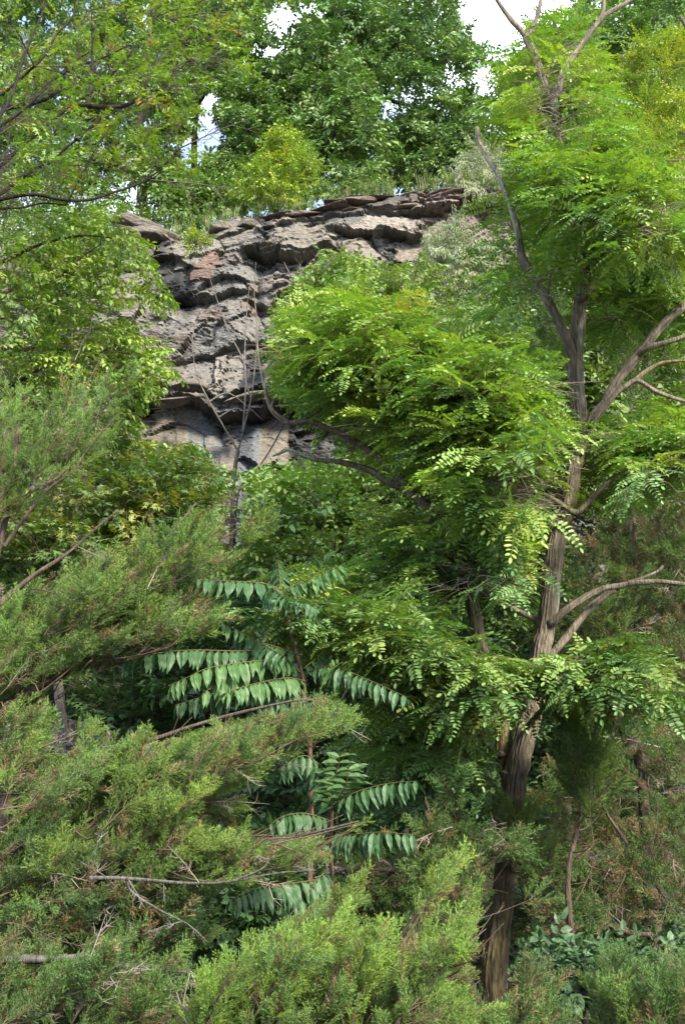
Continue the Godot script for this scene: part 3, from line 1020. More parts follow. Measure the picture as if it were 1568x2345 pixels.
# ------------------------------------------------------------------ the place
func _ready() -> void:
	cam_basis = Basis(Vector3.RIGHT, deg_to_rad(PITCH))
	var cam := Camera3D.new()
	cam.name = "camera"
	cam.fov = rad_to_deg(2.0 * atan(TH))
	cam.basis = cam_basis
	cam.near = 0.1
	cam.far = 900.0
	cam.current = true
	add_child(cam)
	var env := Environment.new()
	env.background_mode = Environment.BG_SKY
	var sky := ProceduralSkyMaterial.new()
	sky.sky_top_color = Color(0.62, 0.72, 0.92)
	sky.sky_horizon_color = Color(0.86, 0.89, 0.95)
	sky.sky_curve = 0.2
	sky.ground_bottom_color = Color(0.2, 0.22, 0.16)
	sky.ground_horizon_color = Color(0.5, 0.55, 0.5)
	sky.sky_energy_multiplier = 0.5
	# thin bright clouds over the whole sky
	var cover := Image.create(512, 256, false, Image.FORMAT_RGBA8)
	var cn := FastNoiseLite.new()
	cn.seed = 77; cn.frequency = 1.0; cn.fractal_octaves = 5
	for y in 256:
		for x in 512:
			var th := PI * (y + 0.5) / 256.0
			var ph := TAU * x / 512.0
			var dv := Vector3(sin(th) * cos(ph), cos(th) * 2.2, sin(th) * sin(ph)) * 1.6
			var cv := clampf((cn.get_noise_3dv(dv) + 0.3) * 1.8, 0, 1) if y < 128 else 0.0
			cover.set_pixel(x, y, Color(cv, cv, cv, cv))
	sky.sky_cover = ImageTexture.create_from_image(cover)
	sky.sky_cover_modulate = Color(0.9, 0.92, 0.95, 1.0)
	env.sky = Sky.new()
	env.sky.sky_material = sky
	env.tonemap_mode = Environment.TONE_MAPPER_LINEAR
	env.tonemap_exposure = 8.7
	env.sdfgi_enabled = true
	env.ssao_enabled = true
	env.ssil_enabled = true
	var we := WorldEnvironment.new()
	we.name = "world_environment"
	we.environment = env
	add_child(we)
	var sun := DirectionalLight3D.new()
	sun.name = "sun"
	sun.light_energy = 0.48
	sun.light_color = Color(1.0, 0.96, 0.88)
	sun.light_angular_distance = 12.0
	sun.shadow_enabled = true
	add_child(sun)
	sun.look_at_from_position(Vector3(6, 8.5, 9), Vector3.ZERO)

	rng.seed = 4711
	noise.seed = 3; noise.frequency = 0.02; noise.fractal_octaves = 3
	noise2.seed = 9; noise2.frequency = 0.02; noise2.fractal_octaves = 2
	for q in [[[1204, 2408], [1220, 2248], [1233, 2131]], [[1262, 1900], [1291, 1763], [1300, 1720]], [[1329, 1560], [1342, 1463], [1353, 1356], [1365, 1300]], [[1380, 1240], [1396, 1158], [1408, 1100]], [[1406, 960], [1406, 865], [1412, 785], [1419, 732], [1440, 640]], [[1361, 299], [1326, 203], [1305, 139], [1285, 91]]]:
		keep_clear(q, 30, 11.2, 0.9378)
	keep_clear([[310, 495], [345, 520], [390, 540]], 22, 26.5)
	keep_clear([[1232, 1850], [1222, 1760]], 28, 11.1, 0.9378)
	keep_clear([[1164, 1545], [1124, 1383], [1095, 1285]], 30, 11.1, 0.9378)
	for q in [[[1030, 1228], [943, 1174], [836, 1129], [768, 1121], [666, 1113]], [[836, 1062], [762, 1030], [693, 1028], [661, 998]]]:
		keep_clear(q, 30, 11.2, 0.9378)
	for q in [ [[1395, 870], [1332, 726], [1263, 560], [1215, 427], [1164, 312]], [[1449, 1020], [1518, 913], [1572, 849], [1662, 753]], [[1540, 935], [1600, 955], [1662, 977]], [[1582, 849], [1690, 815]], [[1361, 1506], [1412, 1469], [1529, 1426], [1617, 1381]], [[1353, 1591], [1433, 1490]], [[1199, 1166], [1316, 1203], [1385, 1243]],
		[[1247, 48], [1285, 91]], [[1310, 43], [1290, 95]], [[1356, 224], [1380, 165], [1422, 107], [1524, 11]], [[1672, 448], [1582, 522]]]:
		keep_clear(q, 16, 11.2, 0.9378)
	for q in [[[600, 1345], [450, 1340]], [[655, 1345], [790, 1310]], [[560, 1500], [270, 1540]], [[640, 1530], [385, 1590]], [[655, 1570], [510, 1600]], [[560, 1590], [400, 1630]], [[760, 1535], [930, 1600]]]:
		keep_clear(q, 36, 8.7)
	for q in [[[760, 1850], [785, 1730]], [[780, 1840], [950, 1800]], [[740, 1880], [620, 1890]], [[790, 1920], [950, 1925]], [[690, 2040], [525, 2075]]]:
		keep_clear(q, 24, 8.0)
	for q in [[525, 1240, 545, 1032], [545, 1032, 588, 736], [545, 1032, 450, 856], [132, 1572, 150, 1700]]:
		keep_clear([[q[0], q[1]], [q[2], q[3]]], 12, 10.4 if q[0] < 140 else 21.4)
	for q in [[400, 548], [560, 500], [700, 490], [940, 450], [965, 500], [960, 590], [900, 600], [800, 565], [740, 560], [690, 600], [650, 640], [610, 700], [590, 800], [600, 900], [640, 940], [700, 960], [720, 1010], [640, 1050], [560, 1060], [500, 1050], [430, 1000], [345, 1010], [335, 950], [390, 900], [430, 850], [390, 760], [420, 700], [390, 640], [350, 580]]:
		clear_rock.push_back(Vector2(q[0], q[1]))
	for g in [[[455, 225], [485, 205], [500, 225], [475, 262], [515, 315], [495, 340], [450, 315], [458, 262]], [[612, 30], [660, 15], [690, 38], [640, 75]], [[1050, 10], [1095, 15], [1115, 60], [1110, 110], [1080, 80], [1060, 45]], [[872, 240], [902, 245], [898, 280], [876, 272]], [[420, 330], [450, 320], [470, 380], [430, 400]], [[1090, 150], [1125, 160], [1110, 215], [1088, 200]], [[600, 110], [640, 95], [620, 140]], [[280, 420], [330, 425], [345, 470], [300, 450]]]:
		var pg := PackedVector2Array()
		for q in g: pg.push_back(Vector2(q[0], q[1]))
		sky_gaps.push_back(pg)
	make_materials()
	make_sprigs()
	make_leaflets()
	build_ground()
	var cliff := build_cliff()
	cliff_rocks(cliff)
	cliff_top_trees()
	behind()
	left_side()
	locust()
	junipers()
	trees_of_heaven()
	small_things()

func cliff_rocks(cliff: Node3D) -> void:
	# loose slabs and ledges that lie on the top of the face: u, v, half sizes, turn, tone
	var k := 0
	for q in [[518, 516, 0.42, 0.22, 0.5, 0.15, 0], [570, 506, 0.3, 0.2, 0.45, 0.2, 0], [340, 528, 0.8, 0.26, 0.6, -0.2, 0], [300, 500, 0.7, 0.2, 0.5, -0.22, 0], [290, 540, 0.6, 0.2, 0.5, -0.1, 0], [375, 545, 0.35, 0.14, 0.4, -0.1, 0],
		[640, 492, 0.4, 0.1, 0.4, 0.05, 1], [700, 486, 0.45, 0.1, 0.4, 0.1, 1], [760, 470, 0.5, 0.12, 0.5, 0.12, 1], [820, 458, 0.55, 0.13, 0.5, 0.05, 1], [870, 452, 0.5, 0.14, 0.5, -0.1, 1], [930, 455, 0.5, 0.15, 0.5, 0.15, 1],
		[985, 452, 0.5, 0.14, 0.5, 0.2, 1], [1035, 450, 0.55, 0.16, 0.5, 0.3, 1], [1085, 452, 0.5, 0.16, 0.5, 0.25, 1], [880, 470, 0.6, 0.1, 0.45, 0.1, 2], [960, 475, 0.5, 0.1, 0.4, 0.15, 1], [1020, 474, 0.5, 0.1, 0.4, 0.2, 1],
		[800, 480, 0.5, 0.09, 0.4, 0.1, 1], [1060, 490, 0.4, 0.1, 0.35, 0.1, 2], [1180, 470, 0.6, 0.16, 0.5, 0.0, 2], [1300, 480, 0.7, 0.2, 0.5, 0.1, 2], [440, 878, 0.5, 0.13, 0.35, -0.05, 0], [560, 905, 0.6, 0.1, 0.35, 0.15, 0], [385, 912, 0.45, 0.1, 0.4, 0.15, 0], [620, 800, 0.4, 0.2, 0.4, 0.1, 0]]:
		var tone: Color = [Color(0.2, 0.175, 0.15), Color(0.19, 0.145, 0.12), Color(0.4, 0.33, 0.28)][q[6]]
		var o := put("rock_slab", rock_mesh(0.85 * Vector3(q[2] * (2.1 if q[6] == 1 else 1.5), q[3] * (1.25 if q[6] == 1 else 1.5), q[4] * 1.2), k * 7 + 3, tone * (0.6 + 0.3 * hash2(k, 1, 1))), cliff)
		o.position = P(q[0], q[1] + 7, 28.25 + 0.3 * hash2(k, 5, 5) if q[1] < 600 else 27.2)
		o.rotation = Vector3(0.1 * (hash2(k, 2, 2) - 0.5), (hash2(k, 3, 2) - 0.5) * 0.8, q[5])
		k += 1
	# grass and small herbs along the edge
	var p := Plant.new()
	p.base = Vector3.ZERO
	for q in 460:
		var u := rng.randf_range(380, 1180)
		if noise.get_noise_1d(u * 2.0) < -0.12: continue
		var d := rng.randf_range(28.3, 29.6)
		var at := P(u, along(TOP, u), CD)
		at = Vector3(at.x * d / CD, plateau_y(at.x) + 0.02, -d)
		var tall := u > 900 and u < 1040 and rng.randf() < 0.3
		add_sprig(p, S.grass[2 if tall else rng.randi() % 2], at, Vector3.FORWARD, Vector3.UP, rng.randf_range(0.5, 1.1), vary([Color(0.1, 0.17, 0.04), Color(0.14, 0.18, 0.06), Color(0.08, 0.14, 0.035), Color(0.17, 0.17, 0.08)][rng.randi() % 4], 0.15))
	for q in 26:
		var u := rng.randf_range(400, 1120)
		var c := P(u, along(TOP, u), CD)
		for w in 9:
			var at := Vector3(c.x + rng.randf_range(-0.35, 0.35), 0, -28.3 - rng.randf_range(-0.35, 0.5))
			at.y = plateau_y(at.x) + rng.randf_range(-0.12, 0.18)
			add_sprig(p, S.small[rng.randi() % 2], at, rv(1.0) + Vector3(0, 0.4, 0.5), (Vector3.UP + rv(0.5)).normalized(), rng.randf_range(0.6, 1.1), vary(LIGHT[rng.randi() % 4], 0.2))
	var root := Node3D.new()
	root.name = "grass"
	add_child(root)
	tag(root, "tufts of grass and small herbs growing along the cliff edge", "grass", "", "stuff")
	p.root = root
	p.wood = Buf.new()
	finish(p)

const OAK := [Color(0.085, 0.155, 0.048), Color(0.1, 0.175, 0.053), Color(0.073, 0.138, 0.047), Color(0.12, 0.195, 0.055)]
const LIGHT := [Color(0.1, 0.165, 0.03), Color(0.085, 0.15, 0.03), Color(0.12, 0.18, 0.035), Color(0.075, 0.135, 0.03)]
const LOCUST := [Color(0.125, 0.212, 0.042), Color(0.15, 0.235, 0.042), Color(0.1, 0.19, 0.05), Color(0.185, 0.26, 0.042), Color(0.13, 0.218, 0.044)]
const YELLOW := [Color(0.19, 0.26, 0.028), Color(0.16, 0.24, 0.028), Color(0.11, 0.19, 0.03), Color(0.22, 0.27, 0.03)]
const JUNI := [Color(0.07, 0.125, 0.026), Color(0.083, 0.143, 0.027), Color(0.062, 0.108, 0.028), Color(0.098, 0.16, 0.028)]
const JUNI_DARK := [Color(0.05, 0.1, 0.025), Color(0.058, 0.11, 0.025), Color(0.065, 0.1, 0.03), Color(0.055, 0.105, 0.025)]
const BROWN := [Color(0.11, 0.09, 0.04), Color(0.095, 0.075, 0.035), Color(0.13, 0.105, 0.05)]
const GREYBARK := Color(0.16, 0.14, 0.12)
const DARKBARK := Color(0.07, 0.058, 0.048)

func cliff_top_trees() -> void:
	var st := {"mesh": S.oak, "col": OAK, "r": Vector3(0.8, 0.45, 0.8), "per": 18, "sub": 5, "inset": 0.2, "scale": [0.85, 1.25], "bias": Vector3(0, 0.1, 0), "tilt": 0.6, "thick": 1.3}
	var p := plant("oak_tree", "large dark green oak on the cliff top with exposed dark limbs", "tree", G(2.3, 37.0), DARKBARK, "trees on the cliff top")
	limb(p, "trunk", PackedVector3Array([p.base, P(835, 380, 37), P(845, 290, 36.5), P(852, 220, 36.3)]), 0.24, 0.15, 12)
	limb(p, "branch", line([[849, 222], [872, 192], [905, 160], [948, 158], [984, 155], [1034, 125]], 36), 0.13, 0.04, 8)
	limb(p, "branch", line([[890, 175], [905, 135], [925, 100], [960, 60], [975, 10]], 36.2), 0.09, 0.04, 8)
	limb(p, "branch", line([[870, 193], [845, 160], [815, 128], [800, 60], [790, -30]], 36), 0.1, 0.04, 8)
	limb(p, "branch", line([[852, 222], [930, 240], [1000, 270], [1060, 300]], 37), 0.08, 0.03, 8)
	fill(p, [[705, -60], [1020, -60], [1050, 30], [1085, 100], [1125, 130], [1115, 200], [1060, 220], [1040, 170], [960, 200], [900, 230], [860, 300], [830, 200], [720, 120]], 34.5, 39, 140, st)
	fill(p, [[870, 290], [960, 240], [1080, 220], [1110, 330], [1060, 400], [1000, 430], [880, 440]], 35, 39, 100, st)
	finish(p)
	p = plant("oak_tree", "mid green oak behind the yellow green sapling on the cliff top", "tree", G(-1.3, 34.5), DARKBARK, "trees on the cliff top")
	limb(p, "trunk", PackedVector3Array([p.base, P(690, 380, 34.5), P(680, 260, 34.3), P(690, 150, 34.2), P(700, 40, 34.2)]), 0.2, 0.06, 12)
	limb(p, "branch", line([[685, 300], [660, 250], [640, 230], [620, 160]], 33.8), 0.08, 0.03, 8)
	limb(p, "branch", line([[682, 260], [720, 220], [760, 190], [800, 140]], 33.8), 0.08, 0.03, 8)
	limb(p, "branch", line([[688, 340], [620, 360], [560, 350], [500, 380]], 34), 0.08, 0.03, 8)
	var st2 := st.duplicate()
	st2.col = [OAK[1], OAK[3], LIGHT[3], Color(0.075, 0.14, 0.035)]
	fill(p, [[485, 450], [475, 345], [520, 300], [470, 270], [490, 210], [560, 170], [590, 110], [640, 90], [720, 60], [800, 120], [850, 230], [870, 300], [860, 440], [700, 460], [560, 460]], 32.5, 36, 200, st2)
	fill(p, [[640, 0], [700, -40], [720, 60], [640, 80], [600, 60]], 33, 35, 8, st2)
	finish(p)
	p = plant("oak_tree", "tall thin crowned tree with a grey trunk above the left boulders", "tree", G(-6.2, 33.0), GREYBARK, "trees on the cliff top")
	limb(p, "trunk", PackedVector3Array([p.base, P(325, 400, 33), P(318, 300, 33), P(330, 180, 33), P(345, 60, 33), P(350, -40, 33)]), 0.2, 0.08, 14, 0.1, 1.0)
	limb(p, "branch", line([[322, 340], [380, 290], [440, 230], [470, 200], [520, 150]], 33), 0.1, 0.03, 8)
	limb(p, "branch", line([[318, 300], [250, 220], [200, 160], [150, 80]], 33), 0.1, 0.03, 8)
	var st3 := st.duplicate()
	st3.col = [OAK[3], LIGHT[3], LIGHT[1], OAK[1]]
	st3.per = 16
	fill(p, [[-40, -40], [640, -40], [580, 60], [560, 120], [480, 190], [450, 270], [440, 330], [400, 420], [280, 430], [120, 440], [-40, 480]], 31.5, 37, 230, st3)
	fill(p, [[360, 480], [400, 400], [470, 380], [500, 440], [480, 490]], 32, 35, 50, st3)
	finish(p)
	p = plant("oak_tree", "green tree on the cliff top with a slim dark trunk left of the sky gap", "tree", G(-4.6, 35.5), DARKBARK, "trees on the cliff top")
	limb(p, "trunk", PackedVector3Array([p.base, P(445, 400, 35.5), P(450, 250, 35.5), P(470, 140, 35.5), P(500, 20, 35.5)]), 0.16, 0.06, 10)
	limb(p, "branch", line([[450, 240], [500, 170], [560, 90], [600, 30]], 35.3), 0.08, 0.03, 8)
	fill(p, [[380, -40], [620, -40], [600, 20], [560, 110], [470, 210], [420, 300], [400, 200]], 34.5, 37.5, 70, st3)
	fill(p, [[380, 470], [400, 420], [450, 400], [540, 440], [540, 480]], 33.5, 36, 40, st3)
	finish(p)
	p = plant("oak_tree", "broad green tree on the cliff top behind the locust crown", "tree", G(10.3, 36.0), DARKBARK, "trees on the cliff top")
	limb(p, "trunk", PackedVector3Array([p.base, P(1340, 380, 36), P(1335, 200, 36), P(1340, 40, 36)]), 0.2, 0.08, 12)
	limb(p, "branch", line([[1335, 300], [1400, 200], [1470, 120], [1500, 40]], 35.6), 0.1, 0.03, 8)
	limb(p, "branch", line([[1335, 320], [1260, 240], [1200, 200], [1160, 180]], 35.6), 0.1, 0.03, 8)
	fill(p, [[1120, 210], [1180, 140], [1250, 60], [1330, 20], [1420, -40], [1620, -40], [1620, 520], [1150, 470], [1080, 420], [1090, 300]], 33.5, 38.5, 260, st2)
	finish(p)
	p = plant("low_tree", "low green growth between the trunks behind the left end of the cliff edge", "tree", G(-4.0, 31.5), GREYBARK, "trees on the cliff top")
	limb(p, "trunk", PackedVector3Array([p.base, p.base + Vector3(0.1, 0.8, 0), p.base + Vector3(0, 1.6, 0)]), 0.06, 0.03, 8)
	fill(p, [[-40, 430], [300, 415], [560, 400], [720, 430], [720, 470], [560, 490], [400, 530], [250, 560], [-40, 610]], 30.6, 33.5, 130, st3.merged({"mesh": S.elm, "scale": [1.2, 1.8], "r": Vector3(0.6, 0.35, 0.6), "per": 14}, true))
	finish(p)
	# yellow tree at the right edge
	p = plant("yellow_tree", "yellow leaved tree at the right edge behind the locust crown", "tree", G(9.0, 30.5), GREYBARK)
	limb(p, "trunk", PackedVector3Array([p.base, P(1530, 330, 30.5), P(1520, 210, 30.5), P(1510, 110, 30.5)]), 0.12, 0.05, 10)
	limb(p, "branch", line([[1528, 320], [1480, 250], [1430, 180]], 30), 0.05, 0.02, 8)
	var ys := {"mesh": S.small, "col": YELLOW, "r": Vector3(0.6, 0.3, 0.6), "per": 20, "sub": 5, "scale": [1.0, 1.5], "tilt": 0.5}
	fill(p, [[1400, 190], [1440, 120], [1500, 70], [1600, 80], [1600, 430], [1500, 440], [1460, 430], [1420, 340]], 27.6, 31.5, 110, ys)
	finish(p)
	# yellow green sapling on the edge
	p = plant("sapling", "yellow green bushy sapling growing on the cliff edge", "sapling", G(-2.0, 29.3), GREYBARK)
	limb(p, "trunk", PackedVector3Array([p.base, P(640, 440, 29.3), P(648, 360, 29.3), P(652, 300, 29.3)]), 0.05, 0.015, 8)
	var sap := {"mesh": S.elm, "col": [Color(0.18, 0.255, 0.03), Color(0.15, 0.235, 0.03), Color(0.21, 0.27, 0.035), Color(0.12, 0.2, 0.03)], "r": Vector3(0.34, 0.14, 0.34), "per": 12, "sub": 4, "scale": [0.75, 1.1], "tilt": 0.4, "bias": Vector3(0, 0.1, 0)}
	fill(p, [[540, 468], [548, 440], [555, 400], [600, 370], [612, 330], [640, 280], [668, 290], [690, 340], [735, 372], [715, 405], [700, 440], [712, 462], [620, 478]], 28.4, 30.0, 85, sap)
	finish(p)
	p = plant("bush", "small yellow green bush rooted on the bare rock below the dark slabs", "bush", P(450, 578, 27.25), GREYBARK)
	fill(p, [[428, 575], [420, 548], [450, 530], [482, 545], [470, 568]], 26.8, 27.2, 16, sap.merged({"scale": [0.5, 0.8], "r": Vector3(0.2, 0.1, 0.2)}, true))
	finish(p)
	# pale narrow leaved shrubs over the edge
	var ns := {"mesh": S.narrow, "col": [Color(0.15, 0.2, 0.1), Color(0.18, 0.22, 0.12), Color(0.12, 0.17, 0.075), Color(0.2, 0.24, 0.13)], "r": Vector3(0.4, 0.3, 0.4), "per": 12, "sub": 4, "scale": [0.7, 1.1], "tilt": 0.5, "bias": Vector3(-0.1, -0.25, 0)}
	p = plant("pale_shrub", "pale grey green narrow leaved shrub on the cliff edge behind the broken snag", "shrub", G(4.9, 29.0), GREYBARK)
	limb(p, "trunk", PackedVector3Array([p.base, P(1130, 420, 29), P(1120, 370, 28.8), P(1100, 320, 28.6)]), 0.06, 0.02, 8)
	fill(p, [[1040, 440], [1030, 390], [1060, 340], [1110, 300], [1160, 330], [1220, 380], [1250, 440], [1180, 460], [1080, 455]], 28.2, 30, 60, ns)
	finish(p)
	p = plant("pale_shrub", "pale grey green narrow leaved shrub hanging in front of the pink cliff face", "shrub", foot(1120, 25.5), GREYBARK)
	limb(p, "trunk", PackedVector3Array([p.base, P(1110, 1000, 25.5), P(1080, 780, 25.5), P(1050, 620, 25.4)]), 0.07, 0.02, 8)
	limb(p, "branch", line([[1080, 760], [1020, 640], [975, 560], [965, 500]], 25.5), 0.03, 0.01, 6)
	limb(p, "branch", line([[1085, 780], [1150, 680], [1200, 590]], 25.5), 0.03, 0.01, 6)
	fill(p, [[955, 610], [945, 500], [965, 465], [1000, 500], [1040, 480], [1090, 520], [1150, 560], [1240, 590], [1250, 680], [1230, 780], [1150, 720], [1050, 690], [980, 660]], 24.6, 26.2, 95, ns)
	finish(p)

func behind() -> void:
	# the leafy trees between the locust and the cliff
	var st := {"mesh": S.elm, "col": LIGHT, "r": Vector3(0.6, 0.3, 0.6), "per": 18, "sub": 5, "scale": [1.0, 1.5], "tilt": 0.5, "inset": 0.1}
	var p := plant("hackberry_tree", "light green small leaved tree in front of the cliff, its top under the dark cave", "tree", foot(800, 21), GREYBARK)
	limb(p, "trunk", PackedVector3Array([p.base, P(800, 1300, 21), P(790, 1000, 21), P(800, 800, 21), P(790, 640, 21)]), 0.11, 0.02, 10)
	limb(p, "branch", line([[795, 850], [720, 720], [670, 640], [650, 600]], 21), 0.04, 0.01, 8)
	fill(p, [[650, 620], [690, 590], [740, 580], [780, 560], [860, 620], [960, 640], [1000, 720], [1000, 850], [850, 900], [640, 860], [610, 760], [700, 690]], 19.5, 22.5, 110, st.merged({"col": [LIGHT[0], LIGHT[1], Color(0.13, 0.18, 0.06)]}, true))
	fill(p, [[740, 690], [950, 690], [1000, 850], [860, 1000], [660, 1000], [620, 900]], 20, 23, 60, st)
	finish(p)
	p = plant("hackberry_tree", "bright green leafy tree filling the gap right of the locust trunk", "tree", foot(1480, 20), GREYBARK)
	limb(p, "trunk", PackedVector3Array([p.base, P(1480, 1300, 20), P(1470, 1000, 20), P(1480, 700, 20), P(1490, 500, 20)]), 0.12, 0.03, 10)
	limb(p, "branch", line([[1475, 1000], [1400, 800], [1350, 700]], 20), 0.05, 0.02, 8)
	fill(p, [[1200, 560], [1300, 480], [1620, 440], [1620, 1420], [1380, 1300], [1350, 1000], [1230, 900]], 18, 23, 300, st.merged({"col": [LIGHT[1], LIGHT[3], Color(0.1, 0.16, 0.04), OAK[3]]}, true))
	finish(p)
	p = plant("hackberry_tree", "green leafy tree behind the lower locust sprays in front of the cliff", "tree", foot(1080, 19.5), GREYBARK)
	limb(p, "trunk", PackedVector3Array([p.base, P(1080, 1400, 19.5), P(1090, 1100, 19.5), P(1080, 850, 19.5)]), 0.12, 0.03, 10)
	limb(p, "branch", line([[1085, 1150], [980, 1000], [920, 900]], 19.5), 0.05, 0.02, 8)
	limb(p, "branch", line([[1085, 1100], [1180, 950], [1230, 820]], 19.5), 0.05, 0.02, 8)
	fill(p, [[900, 800], [1050, 720], [1280, 700], [1330, 1000], [1300, 1500], [1100, 1560], [900, 1450], [840, 1200], [880, 1000]], 17.5, 21.5, 300, st.merged({"col": [LIGHT[3], OAK[3], Color(0.07, 0.13, 0.035), LIGHT[1]]}, true))
	finish(p)
	# shrubs under the pale slab
	p = plant("shrub", "green heart leaved shrub at the foot of the grey stained slab", "shrub", foot(640, 19), GREYBARK)
	limb(p, "trunk", PackedVector3Array([p.base, P(640, 1500, 19), P(650, 1300, 19), P(640, 1160, 19)]), 0.06, 0.015, 8)
	fill(p, [[420, 1080], [430, 1010], [500, 1040], [560, 1120], [640, 1130], [700, 1120], [800, 1080], [930, 1150], [930, 1400], [800, 1480], [600, 1400], [520, 1320], [440, 1200]], 17.5, 21, 190, st.merged({"mesh": S.elm, "scale": [1.2, 1.7], "col": [Color(0.1, 0.185, 0.05), Color(0.115, 0.2, 0.045), Color(0.14, 0.22, 0.06), Color(0.09, 0.165, 0.045)]}, true))
	finish(p)
	# shaded understory
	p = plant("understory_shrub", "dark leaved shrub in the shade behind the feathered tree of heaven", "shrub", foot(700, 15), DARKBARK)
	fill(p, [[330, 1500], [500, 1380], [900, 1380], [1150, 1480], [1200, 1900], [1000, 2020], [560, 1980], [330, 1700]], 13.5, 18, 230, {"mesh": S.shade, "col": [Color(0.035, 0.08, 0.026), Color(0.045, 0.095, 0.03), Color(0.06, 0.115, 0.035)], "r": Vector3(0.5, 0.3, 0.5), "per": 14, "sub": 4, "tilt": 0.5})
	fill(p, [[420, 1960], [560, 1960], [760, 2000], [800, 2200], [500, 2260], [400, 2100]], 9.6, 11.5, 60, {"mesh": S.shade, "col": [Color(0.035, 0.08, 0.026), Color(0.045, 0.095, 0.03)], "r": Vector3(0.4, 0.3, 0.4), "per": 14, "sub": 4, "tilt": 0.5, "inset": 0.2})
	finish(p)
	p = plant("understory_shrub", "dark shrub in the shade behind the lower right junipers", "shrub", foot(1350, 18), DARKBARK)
	fill(p, [[1180, 1450], [1620, 1300], [1620, 2200], [1150, 2150]], 16.5, 20, 210, {"mesh": S.shade, "col": [Color(0.04, 0.075, 0.026), Color(0.045, 0.085, 0.028), Color(0.06, 0.1, 0.03)], "r": Vector3(0.6, 0.35, 0.6), "per": 14, "sub": 4, "tilt": 0.5, "scale": [0.9, 1.3]})  # leaf colours darkened to stand for the shade of the deep hollow
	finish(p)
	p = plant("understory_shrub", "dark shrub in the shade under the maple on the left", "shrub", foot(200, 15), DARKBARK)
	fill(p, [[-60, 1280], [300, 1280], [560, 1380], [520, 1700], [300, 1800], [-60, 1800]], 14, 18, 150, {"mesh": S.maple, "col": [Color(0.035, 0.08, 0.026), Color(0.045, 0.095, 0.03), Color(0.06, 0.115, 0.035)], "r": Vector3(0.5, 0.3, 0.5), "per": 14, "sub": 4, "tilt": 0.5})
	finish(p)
	# bare grey saplings
	p = plant("bare_sapling", "pale grey leafless sapling with forked stems in front of the slab", "sapling", foot(532, 21.5), Color(0.2, 0.18, 0.16))
	limb(p, "trunk", PackedVector3Array([p.base, P(530, 1240, 21.5), P(537, 1086, 21.5), P(545, 1032, 21.5)]), 0.055, 0.04, 8, 0.05)
	for q in [[[545, 1032], [557, 986], [575, 911], [582, 856], [587, 801], [588, 736], [582, 671], [586, 600]], [[545, 1032], [500, 956], [475, 911], [450, 856], [440, 786], [448, 740]], [[556, 990], [563, 866], [555, 821], [520, 751], [490, 666], [478, 630]], [[575, 911], [560, 850], [566, 700], [575, 640]], [[475, 911], [520, 900], [560, 925], [600, 960]], [[500, 956], [540, 935], [570, 950]]]:
		limb(p, "branch", line(q, 21.4), 0.022, 0.006, 5, 0.03)
	twiglets(p, 90, 1.3, Vector3(0, 0.6, 0), Color(0.2, 0.18, 0.16))
	finish(p)
	p = plant("bare_sapling", "dark thin sapling leaning right, crossing the pale bare one", "sapling", foot(532, 20.5), DARKBARK)
	limb(p, "trunk", PackedVector3Array([p.base, P(540, 1172, 20.5), P(575, 1096, 20.5), P(615, 1036, 20.5), P(645, 981, 20.5), P(665, 930, 20.5)]), 0.035, 0.01, 6, 0.04)
	twiglets(p, 10, 0.9, Vector3(0, 0.6, 0), Color(0.15, 0.13, 0.11))
	finish(p)

